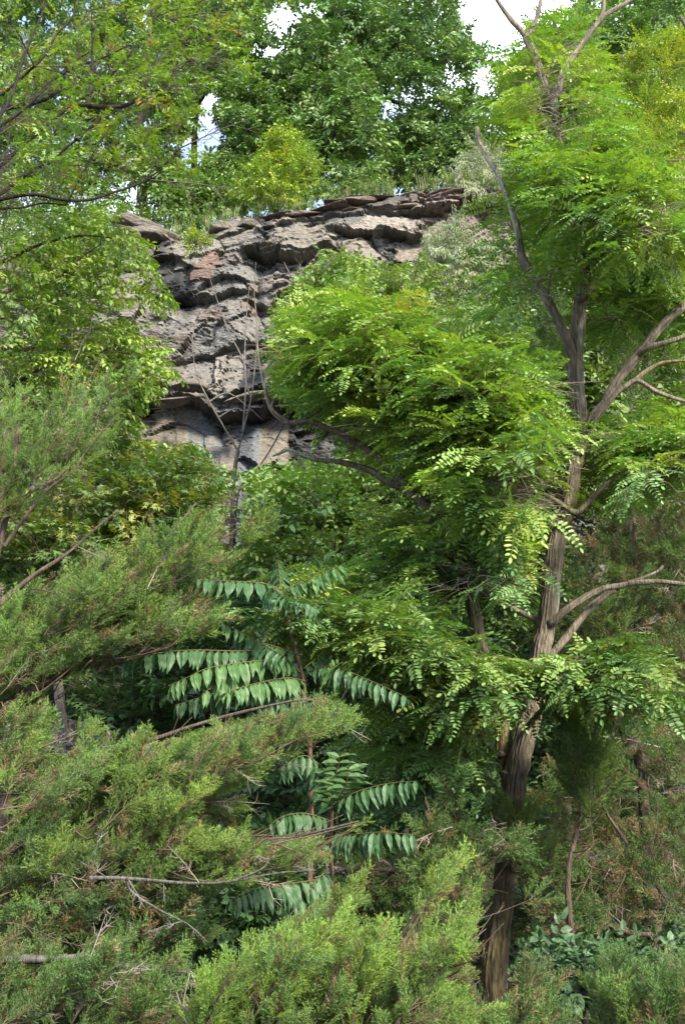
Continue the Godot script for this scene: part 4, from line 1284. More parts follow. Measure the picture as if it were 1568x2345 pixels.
func left_side() -> void:
	# thin crowned tree that reaches in from the left, nearer
	var p := plant("leaning_tree", "thinly leaved tree with bare dark branches sweeping in from the upper left", "tree", foot(-330, 13), Color(0.05, 0.043, 0.038))
	limb(p, "trunk", PackedVector3Array([p.base, P(-320, 1500, 13), P(-280, 900, 13), P(-240, 500, 13), P(-210, 200, 13)]), 0.13, 0.06, 12)
	var bl := [[[-270, 640], [-100, 460], [0, 380], [50, 335], [115, 280], [165, 240], [225, 200], [260, 165], [300, 120], [320, 65], [350, 20], [360, -40]],
		[[-260, 620], [-90, 510], [0, 445], [60, 400], [115, 365], [175, 320], [225, 280], [290, 240], [360, 205], [400, 160], [420, 90]],
		[[-265, 600], [-80, 480], [0, 457], [75, 445], [135, 456], [200, 458], [260, 440], [320, 420], [370, 385], [410, 340]],
		[[-240, 500], [-80, 380], [0, 265], [30, 210], [50, 140], [75, 80], [100, 20], [110, -40]],
		[[-240, 460], [-60, 330], [0, 290], [65, 240], [120, 185], [175, 155], [240, 130], [330, 85], [410, 40]],
		[[-230, 400], [-80, 290], [0, 220], [90, 140], [130, 80], [170, 30], [190, -40]],
		[[15, 247], [80, 235], [125, 215], [145, 180], [155, 125], [165, 60]],
		[[-250, 560], [-100, 500], [0, 478], [50, 475], [100, 465], [150, 470]],
		[[175, 320], [200, 250], [210, 180], [212, 100], [220, 40]],
		[[165, 240], [250, 245], [300, 235], [340, 180], [370, 100]]]
	for q in bl: limb(p, "branch", line(q, 13.0 + rng.randf_range(-0.7, 0.7)), 0.036, 0.007, 7, 0.06)
	twiglets(p, 150, 1.5, Vector3(0.6, 0.3, 0), Color(0.07, 0.06, 0.05))
	fill(p, [[-40, 20], [560, -30], [600, 80], [560, 180], [480, 230], [440, 320], [420, 410], [200, 440], [-40, 480]], 12, 14, 95, {"mesh": S.maple, "col": [Color(0.135, 0.21, 0.03), Color(0.115, 0.2, 0.03), Color(0.17, 0.225, 0.035), Color(0.1, 0.19, 0.035)], "rare": [Color(0.2, 0.12, 0.03)], "rare_p": 0.03, "r": Vector3(0.34, 0.18, 0.34), "per": 8, "sub": 3, "scale": [0.45, 0.75], "bias": Vector3(0.3, 0.1, 0), "thick": 0.8})
	finish(p)
	p = plant("elm_tree", "bright green tree whose leafy boughs droop before the left cliff", "tree", foot(-230, 15), DARKBARK)
	limb(p, "trunk", PackedVector3Array([p.base, P(-220, 1400, 15), P(-190, 900, 15), P(-160, 600, 15), P(-150, 350, 15)]), 0.13, 0.05, 12)
	for q in [[[-180, 800], [0, 676], [75, 651], [140, 631], [190, 586], [230, 560]], [[-200, 1000], [0, 896], [65, 861], [115, 831], [155, 843], [200, 818], [260, 791], [300, 746], [320, 700]], [[-170, 640], [0, 600], [90, 560], [180, 540], [260, 545]], [[-180, 760], [60, 800], [120, 710], [160, 650], [220, 600]]]:
		limb(p, "branch", line(q, 14.6), 0.05, 0.008, 8, 0.08)
	var el := {"mesh": S.elm, "col": [Color(0.15, 0.235, 0.03), Color(0.13, 0.215, 0.03), Color(0.175, 0.25, 0.035), Color(0.1, 0.185, 0.03)], "r": Vector3(0.5, 0.2, 0.5), "per": 8, "inset": 0.25, "sub": 4, "scale": [0.75, 1.05], "bias": Vector3(0.35, -0.1, 0), "tilt": 0.4}
	fill(p, [[-40, 530], [60, 480], [120, 470], [230, 490], [300, 480], [335, 530], [370, 565], [345, 620], [400, 650], [415, 700], [380, 740], [340, 700], [300, 640], [200, 700], [90, 760], [-40, 760]], 13.8, 16, 105, el)
	fill(p, [[-40, 760], [100, 740], [200, 720], [280, 740], [330, 790], [440, 812], [430, 840], [370, 850], [400, 900], [370, 950], [330, 900], [250, 870], [-40, 900]], 13.8, 16, 72, el)
	fill(p, [[-40, 850], [250, 830], [380, 900], [350, 1000], [260, 1060], [-40, 1100]], 15, 17, 60, el)
	twiglets(p, 40, 1.0, Vector3(0.5, 0.1, 0), Color(0.3, 0.27, 0.23))
	finish(p)
	p = plant("maple_tree", "bushy maple with yellow tinged star shaped leaves below the pale slab", "tree", foot(230, 15.5), DARKBARK)
	limb(p, "trunk", PackedVector3Array([p.base, P(230, 1500, 15.5), P(240, 1300, 15.5), P(250, 1120, 15.5)]), 0.08, 0.02, 10)
	limb(p, "branch", line([[235, 1380], [330, 1260], [420, 1160], [470, 1090]], 15.2), 0.04, 0.01, 8)
	limb(p, "branch", line([[235, 1380], [140, 1260], [60, 1190]], 15.2), 0.04, 0.01, 8)
	fill(p, [[-40, 1140], [100, 1110], [180, 1060], [300, 1010], [430, 1010], [520, 1050], [560, 1120], [500, 1220], [400, 1290], [250, 1310], [-40, 1330]], 14, 17, 200, {"mesh": S.maple, "col": [Color(0.09, 0.15, 0.035), Color(0.075, 0.135, 0.035), Color(0.06, 0.115, 0.035), Color(0.14, 0.17, 0.035)], "r": Vector3(0.4, 0.16, 0.4), "per": 12, "sub": 4, "scale": [0.65, 1.0], "tilt": 0.25, "bias": Vector3(0.1, 0, 0)})
	finish(p)

func locust() -> void:
	var s := 0.9378   # these lines were measured on the larger picture
	var p := plant("locust_tree", "tall locust with furrowed lichened trunk, forked low, leaning right", "tree", foot(1118, 11), Color(0.225, 0.19, 0.145))
	var b := p.base
	var st := limb(p, "trunk", PackedVector3Array([b + Vector3(0.0, -0.15, 0), P(1204 * s, 2408 * s, 11), P(1220 * s, 2248 * s, 11), P(1233 * s, 2131 * s, 11), P(1244 * s, 2035 * s, 11), P(1250 * s, 1966 * s, 11), P(1262 * s, 1875 * s, 11), P(1280 * s, 1800 * s, 11), P(1291 * s, 1763 * s, 11), P(1308 * s, 1680 * s, 11), P(1321 * s, 1580 * s, 11), P(1329 * s, 1548 * s, 11.05), P(1342 * s, 1463 * s, 11.1), P(1353 * s, 1356 * s, 11.1), P(1369 * s, 1282 * s, 11.15), P(1385 * s, 1238 * s, 11.2), P(1396 * s, 1158 * s, 11.2), P(1412 * s, 1075 * s, 11.25), P(1413 * s, 1009 * s, 11.3), P(1406 * s, 945 * s, 11.3), P(1406 * s, 865 * s, 11.3), P(1412 * s, 785 * s, 11.3), P(1419 * s, 732 * s, 11.3), P(1432 * s, 670 * s, 11.3), P(1440 * s, 625 * s, 11.3), P(1425 * s, 560 * s, 11.4), P(1403 * s, 480 * s, 11.4), P(1390 * s, 400 * s, 11.4), P(1361 * s, 299 * s, 11.4), P(1345 * s, 245 * s, 11.4), P(1326 * s, 203 * s, 11.4), P(1305 * s, 139 * s, 11.4), P(1285 * s, 91 * s, 11.4)]),
		0.15, 0.04, 72, 0.15, 1.0, null, [0.13, 0.115, 0.104, 0.094, 0.098, 0.106, 0.094, 0.087, 0.088, 0.085, 0.083, 0.08, 0.077, 0.077, 0.074, 0.07, 0.068, 0.064, 0.056, 0.055, 0.05, 0.045, 0.04])
	limb(p, "stem", line([[1238, 1900], [1232, 1850], [1228, 1783], [1217, 1746], [1190, 1660], [1177, 1591], [1166, 1554], [1156, 1490], [1124, 1383], [1092, 1277], [1044, 1236]], 11.15, s), 0.072, 0.042, 44, 0.2, 0.6)
	limb(p, "branch", line([[1060, 1245], [1044, 1233], [996, 1198], [943, 1174], [900, 1147], [836, 1129], [768, 1121], [709, 1099], [688, 1104], [666, 1113]], 11.0, s), 0.05, 0.012, 16, 0.14, 1.2)
	limb(p, "branch", line([[1020, 1215, 11.1], [960, 1150, 11.0], [900, 1100, 11], [836, 1062, 10.9], [800, 1046, 10.9], [762, 1030, 10.9], [720, 1033, 10.9], [693, 1028, 10.9], [661, 998, 10.9], [648, 950, 10.9], [636, 900, 10.9], [629, 849, 10.9], [627, 800, 10.9]], 11, s), 0.045, 0.006, 14, 0.14, 1.0)
	limb(p, "branch", line([[693, 1028], [665, 1000], [672, 971], [690, 935]], 10.85, s), 0.02, 0.008, 10)
	limb(p, "branch", line([[720, 1033], [760, 1015], [800, 985], [815, 960]], 10.95, s), 0.018, 0.006, 8)
	# dead top of the left fork, snapped off
	limb(p, "snag", line([[1398, 880], [1385, 833], [1361, 780], [1332, 726], [1300, 673], [1273, 625], [1263, 560], [1241, 490], [1215, 427], [1177, 363], [1166, 340], [1164, 312]], 11.2, s), 0.052, 0.022, 18, 0.14, 1.1)
	limb(p, "branch", line([[1332, 726], [1340, 700], [1345, 670]], 11.2, s), 0.018, 0.008, 8)
	# crown limbs
	limb(p, "branch", line([[1287, 95], [1270, 72], [1247, 48], [1220, 11], [1195, -30]], 11.4, s), 0.036, 0.02, 12)
	limb(p, "branch", line([[1288, 95], [1310, 43], [1318, 11], [1325, -30]], 11.4, s), 0.03, 0.018, 12)
	limb(p, "branch", line([[1358, 300], [1352, 250], [1360, 220], [1380, 165], [1422, 107], [1470, 43], [1524, 11], [1560, -10]], 11.3, s), 0.045, 0.022, 14)
	limb(p, "branch", line([[1466, 48], [1474, 20], [1472, -25]], 11.3, s), 0.025, 0.018, 10)
	limb(p, "branch", line([[1420, 735], [1455, 690], [1490, 650], [1505, 615], [1560, 560]], 11.2, s), 0.045, 0.015, 14)
	# right limbs
	limb(p, "branch", line([[1418, 1090], [1449, 1020], [1476, 982], [1518, 913], [1572, 849], [1609, 801], [1662, 753], [1720, 700]], 11.1, s), 0.054, 0.036, 40, 0.15, 0.8)
	limb(p, "branch", line([[1455, 1020], [1490, 975], [1524, 945], [1556, 929], [1600, 955], [1662, 977], [1720, 990]], 10.9, s), 0.036, 0.014, 14, 0.14, 1.3)
	limb(p, "branch", line([[1560, 870], [1582, 849], [1630, 835], [1690, 815]], 11.0, s), 0.04, 0.02, 12)
	limb(p, "branch", line([[1540, 935], [1580, 905], [1620, 885], [1690, 880]], 10.9, s), 0.025, 0.012, 10, 0.1, 1.5)
	limb(p, "branch", line([[1355, 1520], [1380, 1490], [1412, 1469], [1465, 1439], [1529, 1426], [1582, 1405], [1608, 1392], [1617, 1381]], 10.9, s), 0.045, 0.014, 18, 0.14, 0.6)
	limb(p, "branch", line([[1545, 1424], [1572, 1421], [1620, 1420], [1680, 1428]], 10.9, s), 0.03, 0.018, 12)
	limb(p, "branch", line([[1330, 1620], [1353, 1591], [1396, 1538], [1433, 1490], [1476, 1455], [1500, 1440]], 11.1, s), 0.04, 0.03, 14)
	limb(p, "branch", line([[1335, 1520], [1305, 1511], [1241, 1479], [1177, 1450], [1140, 1440]], 11.2, s), 0.035, 0.012, 10)
	limb(p, "branch", line([[1390, 1245], [1348, 1217], [1316, 1203], [1252, 1185], [1215, 1168], [1199, 1166]], 10.9, s), 0.025, 0.008, 10, 0.1, 1.3)
	limb(p, "branch", line([[1385, 1270], [1412, 1250], [1465, 1195], [1529, 1153], [1636, 1110], [1690, 1090]], 10.9, s), 0.03, 0.012, 10, 0.1, 1.0)
	# lower spray limbs
	limb(p, "branch", line([[1290, 1770, 11], [1325, 1730, 10.4], [1360, 1690, 9.9], [1400, 1665, 9.6], [1460, 1640, 9.4], [1540, 1680, 9.3]], 10, s), 0.03, 0.006, 10)
	limb(p, "branch", line([[1225, 1860, 11.1], [1195, 1830, 10.7], [1150, 1750, 10.2], [1110, 1690, 9.8], [1040, 1620, 9.6], [950, 1560, 9.5], [850, 1530, 9.5]], 10, s), 0.03, 0.006, 10)
	var ls := {"mesh": S.locust, "col": LOCUST, "rare": [Color(0.22, 0.24, 0.035), Color(0.19, 0.21, 0.03)], "rare_p": 0.012, "r": Vector3(0.62, 0.16, 0.62), "per": 6, "sub": 6, "inset": 0.45, "lean": 1.1, "scale": [0.8, 1.15], "tilt": 0.45, "bias": Vector3(-0.1, -0.02, 0.2), "rise": 0.3}
	# big left mass
	fill(p, [[620, 760], [650, 710], [720, 700], [760, 660], [850, 650], [940, 715], [1060, 750], [1180, 800], [1290, 870], [1290, 950], [1200, 1000], [1050, 1000], [900, 920], [760, 900], [640, 880], [600, 820]], 9.8, 12.2, 190, ls)
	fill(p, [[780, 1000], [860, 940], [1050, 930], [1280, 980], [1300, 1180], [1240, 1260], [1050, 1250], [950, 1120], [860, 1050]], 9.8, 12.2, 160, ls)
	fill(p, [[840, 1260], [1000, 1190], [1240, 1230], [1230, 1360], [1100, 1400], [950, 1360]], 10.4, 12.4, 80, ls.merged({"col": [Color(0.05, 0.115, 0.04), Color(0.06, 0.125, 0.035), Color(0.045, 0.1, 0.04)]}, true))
	fill(p, [[900, 760], [1060, 740], [1290, 850], [1290, 1150], [1150, 1200], [1000, 1050], [900, 950]], 9.6, 10.6, 70, ls)
	fill(p, [[640, 860], [760, 880], [900, 960], [860, 1010], [740, 940], [640, 900]], 10.2, 11.2, 18, ls)
	# right and top
	fill(p, [[1150, 240], [1210, 100], [1300, 20], [1390, -30], [1500, -30], [1350, 130], [1350, 250], [1400, 370], [1600, 450], [1600, 560], [1500, 640], [1380, 600], [1270, 560], [1215, 480], [1200, 340]], 10.2, 12.6, 230, ls)
	fill(p, [[1210, 580], [1300, 580], [1270, 690], [1200, 700]], 10.4, 12.4, 10, ls)
	fill(p, [[1380, 640], [1600, 560], [1600, 720], [1470, 780], [1370, 760]], 11.6, 13, 50, ls)
	fill(p, [[1340, 960], [1440, 930], [1600, 960], [1600, 1120], [1480, 1150], [1400, 1100], [1330, 1040]], 10.5, 12.4, 55, ls)
	fill(p, [[900, 1150], [1080, 1120], [1280, 1200], [1260, 1400], [1120, 1440], [960, 1400], [860, 1280]], 10.0, 11.2, 44, ls)
	fill(p, [[690, 1330], [800, 1290], [900, 1330], [880, 1400], [760, 1400]], 10.2, 11.4, 14, ls)
	# lower plates
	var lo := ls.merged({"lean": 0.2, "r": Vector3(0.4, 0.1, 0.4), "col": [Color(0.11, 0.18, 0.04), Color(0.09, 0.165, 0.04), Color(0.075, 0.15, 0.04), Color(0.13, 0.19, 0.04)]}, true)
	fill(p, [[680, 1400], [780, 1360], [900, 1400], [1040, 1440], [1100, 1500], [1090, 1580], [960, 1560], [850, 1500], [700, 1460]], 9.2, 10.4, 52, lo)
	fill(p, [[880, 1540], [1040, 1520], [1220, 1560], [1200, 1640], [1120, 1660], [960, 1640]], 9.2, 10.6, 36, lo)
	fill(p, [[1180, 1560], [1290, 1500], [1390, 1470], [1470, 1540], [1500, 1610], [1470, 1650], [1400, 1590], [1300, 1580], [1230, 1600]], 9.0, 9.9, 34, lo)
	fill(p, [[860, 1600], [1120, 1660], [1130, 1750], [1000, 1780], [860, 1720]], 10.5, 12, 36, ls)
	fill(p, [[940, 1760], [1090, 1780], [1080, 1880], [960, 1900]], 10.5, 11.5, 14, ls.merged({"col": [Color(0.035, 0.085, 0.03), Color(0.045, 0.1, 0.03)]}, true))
	twiglets(p, 40, 1.0, Vector3(-0.2, 0.3, 0.2), Color(0.13, 0.11, 0.09))
	finish(p)
	# the neighbour's limb from the right edge
	p = plant("locust_tree", "locust standing past the right edge, one thick limb reaching in", "tree", foot(2050, 12.5), Color(0.14, 0.12, 0.095))
	limb(p, "trunk", PackedVector3Array([p.base, P(2050, 1500, 12.5), P(2000, 800, 12.5), P(1980, 300, 12.5)]), 0.16, 0.08, 16)
	limb(p, "branch", line([[2010, 900], [1800, 560], [1672, 448], [1625, 480], [1582, 522], [1556, 560]], 12.2, s), 0.1, 0.05, 18, 0.14, 0.6)
	limb(p, "branch", line([[2120, 500], [1900, 300], [1760, 200], [1690, 90], [1660, 40]], 12.2, s), 0.06, 0.02, 12)
	limb(p, "branch", line([[2110, 620], [1850, 420], [1700, 390], [1660, 392], [1628, 392]], 12.2, s), 0.03, 0.012, 10, 0.1, 1.4)
	finish(p)

func junipers() -> void:
	var grp := "junipers around the locust"
	var up_right := Vector3(0.75, 0.55, 0.1)
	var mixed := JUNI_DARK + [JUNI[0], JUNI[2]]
	var p := plant("juniper_tree", "juniper at the left edge with feathery olive sprays before the elm", "tree", foot(-60, 11.5), Color(0.13, 0.1, 0.08), grp)
	limb(p, "trunk", PackedVector3Array([p.base, P(-50, 1500, 11.5), P(20, 1150, 11.5), P(40, 980, 11.5)]), 0.08, 0.02, 12)
	limb(p, "branch", line([[10, 1250], [100, 1130], [165, 1080], [200, 1030], [260, 960]], 11.3), 0.02, 0.006, 8)
	limb(p, "branch", line([[0, 1130], [100, 1000], [170, 930], [230, 820]], 11.3), 0.02, 0.006, 8)
	boughs(p, [[-40, 980], [60, 960], [130, 940], [220, 900], [270, 890], [240, 970], [190, 1050], [130, 1130], [40, 1180], [-40, 1190]], 10.8, 12, 46, Vector3(0.45, 0.75, 0), {"col": [Color(0.09, 0.16, 0.035), Color(0.1, 0.175, 0.04), JUNI[1]], "brown": 0.05, "len": 0.6, "wild": 0.5, "per": 18, "scale": 0.85})
	finish(p)
	p = plant("juniper_tree", "large juniper at left with long boughs sweeping up to the right", "tree", foot(-130, 8.6), Color(0.14, 0.105, 0.08), grp)
	limb(p, "trunk", PackedVector3Array([p.base, P(-120, 1900, 8.6), P(-90, 1500, 8.6), P(-40, 1300, 8.6)]), 0.09, 0.03, 14)
	for q in [[[-60, 1680], [60, 1590], [155, 1542], [210, 1517], [260, 1482], [300, 1437], [330, 1419], [415, 1424]], [[-90, 1580], [10, 1524], [55, 1497], [90, 1477], [150, 1440]], [[0, 1620], [115, 1532], [155, 1472], [175, 1420], [190, 1350]], [[-40, 1560], [110, 1440], [230, 1367], [280, 1327], [350, 1262], [420, 1187], [450, 1150]], [[-60, 1440], [60, 1330], [150, 1270], [230, 1200], [270, 1170]]]:
		limb(p, "branch", line(q, 8.4 + rng.randf_range(-0.3, 0.5)), 0.026, 0.006, 9)
	boughs(p, [[-40, 1420], [60, 1400], [150, 1340], [250, 1290], [340, 1280], [400, 1250], [450, 1270], [430, 1320], [380, 1370], [420, 1410], [450, 1440], [390, 1480], [300, 1480], [200, 1530], [120, 1570], [40, 1560], [-40, 1600]], 7.9, 9.4, 150, up_right, {"len": 0.58, "per": 24, "wild": 0.45, "scale": 0.82, "brown": 0.1})
	boughs(p, [[420, 1220], [500, 1210], [600, 1200], [560, 1260], [480, 1290]], 9.0, 9.6, 8, up_right, {"len": 0.45, "scale": 0.8})
	twiglets(p, 30, 0.7, Vector3(0.6, 0.2, 0), Color(0.22, 0.19, 0.16))
	finish(p)
	p = plant("juniper_tree", "dense bright green juniper filling the lower left with dead grey twigs", "tree", foot(-60, 7.2), Color(0.13, 0.1, 0.08), grp)
	limb(p, "trunk", PackedVector3Array([p.base, P(-50, 2200, 7.2), P(0, 1900, 7.2), P(40, 1740, 7.2)]), 0.08, 0.03, 14)
	for q in [[[0, 2100], [120, 1960], [220, 1925], [270, 1900], [312, 1868]], [[10, 1900], [160, 1760], [330, 1700], [480, 1650], [640, 1610], [720, 1600]], [[20, 2010], [60, 1900], [45, 1880], [80, 1840]], [[-20, 2200], [100, 2080], [130, 2030], [150, 1960], [160, 1900]], [[0, 2050], [250, 1870], [400, 1760], [500, 1690]], [[0, 2150], [300, 2030], [500, 1960], [700, 1910], [820, 1880]]]:
		limb(p, "branch", line(q, 7.1 + rng.randf_range(-0.3, 0.4)), 0.022, 0.006, 8, 0.1)
	boughs(p, [[-40, 1660], [60, 1660], [120, 1730], [200, 1750], [330, 1720], [420, 1700], [500, 1680], [600, 1650], [690, 1630], [770, 1620], [770, 1650], [700, 1700], [580, 1740], [500, 1790], [450, 1860], [470, 1930], [420, 2000], [250, 2060], [-40, 2080]], 6.6, 8.2, 185, up_right, {"len": 0.5, "per": 26, "wild": 0.55, "scale": 0.74, "brown": 0.13})
	boughs(p, [[440, 1950], [600, 1910], [720, 1890], [800, 1900], [770, 1940], [680, 1980], [560, 1990], [460, 2030]], 6.5, 7.6, 36, Vector3(0.85, 0.3, 0.1), {"len": 0.42, "per": 26, "scale": 0.72, "brown": 0.12})
	boughs(p, [[-40, 2040], [300, 2040], [480, 2080], [430, 2170], [200, 2190], [-40, 2180]], 6.6, 8.0, 46, Vector3(0.8, 0.2, 0.3), {"len": 0.5, "brown": 0.2, "col": mixed, "wild": 0.6, "scale": 0.75})
	boughs(p, [[-40, 2240], [260, 2220], [330, 2300], [280, 2400], [-40, 2400]], 5.9, 7.2, 40, Vector3(0.6, 0.6, 0.1), {"len": 0.42, "col": mixed, "brown": 0.14, "scale": 0.72})
	twiglets(p, 170, 0.7, Vector3(0.7, 0.0, 0.1), Color(0.25, 0.22, 0.19))
	finish(p)
	p = plant("juniper_tree", "bright juniper bough mass at bottom centre before the locust trunk", "tree", foot(640, 5.6), Color(0.14, 0.1, 0.07), grp)
	limb(p, "trunk", PackedVector3Array([p.base, P(620, 2480, 5.6), P(660, 2390, 5.7)]), 0.05, 0.03, 12)
	for q in [[[650, 2430], [780, 2320], [880, 2220], [940, 2130], [985, 2050]], [[640, 2430], [600, 2330], [560, 2250], [520, 2200]], [[660, 2420], [860, 2330], [1000, 2240], [1100, 2160]], [[650, 2400], [690, 2280], [740, 2180], [790, 2110]], [[640, 2430], [480, 2340], [400, 2290]]]:
		limb(p, "branch", line(q, 5.7 + rng.randf_range(-0.3, 0.3)), 0.016, 0.004, 8)
	boughs(p, [[350, 2400], [440, 2330], [540, 2270], [590, 2220], [650, 2200], [700, 2180], [780, 2190], [850, 2190], [890, 2220], [930, 2170], [950, 2210], [1010, 2180], [1060, 2170], [1080, 2190], [1040, 2270], [1040, 2400]], 5.2, 6.4, 120, Vector3(0.55, 0.7, 0.1), {"len": 0.36, "scale": 0.6, "per": 30, "wild": 0.5, "brown": 0.09, "col": [JUNI[1], JUNI[3], Color(0.11, 0.19, 0.028), JUNI[0]]})
	for q in [[960, 2080], [990, 2060], [1080, 2120], [760, 2110], [640, 2140]]: boughs(p, [[q[0] - 15, q[1] - 15], [q[0] + 15, q[1] - 15], [q[0] + 15, q[1] + 15], [q[0] - 15, q[1] + 15]], 5.5, 6.0, 2, Vector3(0.55, 0.7, 0), {"len": 0.3, "scale": 0.6, "per": 16, "wild": 0.2, "col": [JUNI[3]]})
	finish(p)
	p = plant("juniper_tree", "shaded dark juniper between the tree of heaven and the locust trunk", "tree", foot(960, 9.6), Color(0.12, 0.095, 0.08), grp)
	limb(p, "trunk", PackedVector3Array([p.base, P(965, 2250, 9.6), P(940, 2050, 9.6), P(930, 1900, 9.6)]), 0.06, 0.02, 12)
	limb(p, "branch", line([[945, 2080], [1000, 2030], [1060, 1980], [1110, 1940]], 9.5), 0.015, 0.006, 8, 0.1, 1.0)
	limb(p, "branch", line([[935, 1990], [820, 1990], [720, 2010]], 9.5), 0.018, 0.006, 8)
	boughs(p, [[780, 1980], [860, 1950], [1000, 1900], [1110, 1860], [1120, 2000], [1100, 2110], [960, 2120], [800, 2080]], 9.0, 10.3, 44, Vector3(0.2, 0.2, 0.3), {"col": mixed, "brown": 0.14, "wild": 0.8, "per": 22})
	twiglets(p, 40, 0.8, Vector3(0, -0.1, 0.2), Color(0.25, 0.2, 0.17))
	finish(p)
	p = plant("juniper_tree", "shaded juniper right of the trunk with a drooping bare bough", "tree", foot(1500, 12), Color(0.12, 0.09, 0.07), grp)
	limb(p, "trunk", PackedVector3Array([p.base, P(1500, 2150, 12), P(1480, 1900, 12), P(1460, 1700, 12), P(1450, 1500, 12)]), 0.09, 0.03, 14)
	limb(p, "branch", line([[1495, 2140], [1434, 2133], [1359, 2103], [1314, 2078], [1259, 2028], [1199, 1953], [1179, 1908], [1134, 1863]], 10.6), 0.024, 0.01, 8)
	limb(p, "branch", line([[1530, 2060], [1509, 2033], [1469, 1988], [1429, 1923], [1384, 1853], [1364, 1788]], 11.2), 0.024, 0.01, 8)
	boughs(p, [[1250, 1880], [1330, 1740], [1420, 1680], [1470, 1720], [1620, 1660], [1620, 2120], [1480, 2140], [1330, 2050]], 10.8, 13, 80, Vector3(-0.4, 0.3, 0.35), {"col": mixed + [JUNI[1]], "brown": 0.26, "wild": 0.7, "per": 20, "len": 0.8})  # darker greens put the shade of the hollow into the spray colour
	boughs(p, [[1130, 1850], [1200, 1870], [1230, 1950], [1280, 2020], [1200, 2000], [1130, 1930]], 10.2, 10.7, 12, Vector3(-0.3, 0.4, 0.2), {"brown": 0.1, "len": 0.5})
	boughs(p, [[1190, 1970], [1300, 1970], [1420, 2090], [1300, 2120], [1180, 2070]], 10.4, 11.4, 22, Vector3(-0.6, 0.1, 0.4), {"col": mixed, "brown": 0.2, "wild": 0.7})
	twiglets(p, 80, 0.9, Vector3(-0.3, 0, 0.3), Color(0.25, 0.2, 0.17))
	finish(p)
	p = plant("juniper_tree", "brownish thin juniper standing behind at the right edge", "tree", foot(1480, 15.5), Color(0.13, 0.1, 0.08), grp)
	limb(p, "trunk", PackedVector3Array([p.base, P(1470, 1700, 15.5), P(1460, 1400, 15.5), P(1450, 1150, 15.5)]), 0.09, 0.02, 12)
	for q in [[[1460, 1500], [1400, 1420], [1380, 1350]], [[1465, 1600], [1520, 1480], [1560, 1400]], [[1465, 1650], [1380, 1620], [1300, 1640]], [[1460, 1450], [1500, 1330], [1520, 1250]]]:
		limb(p, "branch", line(q, 15.3), 0.025, 0.008, 8)
	boughs(p, [[1320, 1340], [1400, 1220], [1500, 1160], [1620, 1100], [1620, 1680], [1480, 1690], [1340, 1680], [1300, 1500]], 14.3, 17, 80, Vector3(-0.2, 0.4, 0.3), {"col": mixed + [JUNI[1]], "brown": 0.28, "wild": 0.8, "len": 1.0, "scale": 1.3, "per": 22})
	twiglets(p, 70, 1.1, Vector3(0, -0.1, 0.2), Color(0.25, 0.2, 0.17))
	finish(p)
	p = plant("juniper_tree", "small bright green juniper tip beside the locust fork", "tree", foot(1300, 10.2), Color(0.12, 0.09, 0.07), grp)
	limb(p, "trunk", PackedVector3Array([p.base, P(1300, 2050, 10.2), P(1330, 1850, 10.2), P(1320, 1720, 10.2)]), 0.04, 0.01, 10)
	boughs(p, [[1290, 1760], [1330, 1690], [1380, 1750], [1400, 1830], [1330, 1850]], 9.8, 10.8, 16, Vector3(-0.2, 0.8, 0.1), {"brown": 0.02, "len": 0.5})
	finish(p)
	p = plant("juniper_tree", "slender dark juniper spire left of the upper locust trunk", "tree", foot(1270, 16), Color(0.1, 0.08, 0.07), grp)
	limb(p, "trunk", PackedVector3Array([p.base, P(1270, 1300, 16), P(1265, 900, 16), P(1258, 640, 16)]), 0.07, 0.01, 10)
	boughs(p, [[1235, 850], [1250, 720], [1258, 660], [1270, 720], [1295, 850]], 15.6, 16.4, 16, Vector3(0, 0.9, 0.1), {"brown": 0.02, "col": JUNI_DARK, "len": 0.7, "scale": 1.2})
	finish(p)
	p = plant("juniper_tree", "olive juniper top right of the upper locust trunk", "tree", foot(1440, 16), Color(0.1, 0.08, 0.07), grp)
	limb(p, "trunk", PackedVector3Array([p.base, P(1440, 1300, 16), P(1445, 900, 16), P(1440, 600, 16)]), 0.08, 0.01, 10)
	boughs(p, [[1400, 850], [1410, 720], [1440, 630], [1490, 660], [1500, 760], [1470, 870]], 15.3, 16.6, 28, Vector3(0, 0.8, 0.1), {"brown": 0.04, "col": mixed, "len": 0.8, "scale": 1.2})
	finish(p)
	# the shade under the right hand junipers
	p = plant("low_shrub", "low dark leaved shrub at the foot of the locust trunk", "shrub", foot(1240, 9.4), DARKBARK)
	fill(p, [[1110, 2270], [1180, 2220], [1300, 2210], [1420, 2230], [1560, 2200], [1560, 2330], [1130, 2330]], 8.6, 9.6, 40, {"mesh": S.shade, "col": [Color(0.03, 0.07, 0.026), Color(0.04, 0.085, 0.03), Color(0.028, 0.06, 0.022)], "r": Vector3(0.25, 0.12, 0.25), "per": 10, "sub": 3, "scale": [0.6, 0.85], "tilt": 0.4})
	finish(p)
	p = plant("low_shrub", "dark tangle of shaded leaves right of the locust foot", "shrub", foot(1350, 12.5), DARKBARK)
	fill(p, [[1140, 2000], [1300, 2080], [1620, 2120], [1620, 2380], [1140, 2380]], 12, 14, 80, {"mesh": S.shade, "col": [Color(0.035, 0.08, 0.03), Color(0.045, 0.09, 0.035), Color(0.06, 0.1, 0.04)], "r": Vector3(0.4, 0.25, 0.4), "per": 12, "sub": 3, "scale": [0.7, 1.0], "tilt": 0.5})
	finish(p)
	p = plant("juniper_tree", "small juniper tuft in the bottom right corner", "tree", foot(1450, 7.6), Color(0.12, 0.09, 0.07), "junipers around the locust")
	limb(p, "trunk", PackedVector3Array([p.base, P(1450, 2400, 7.6), P(1440, 2280, 7.6)]), 0.03, 0.01, 8)
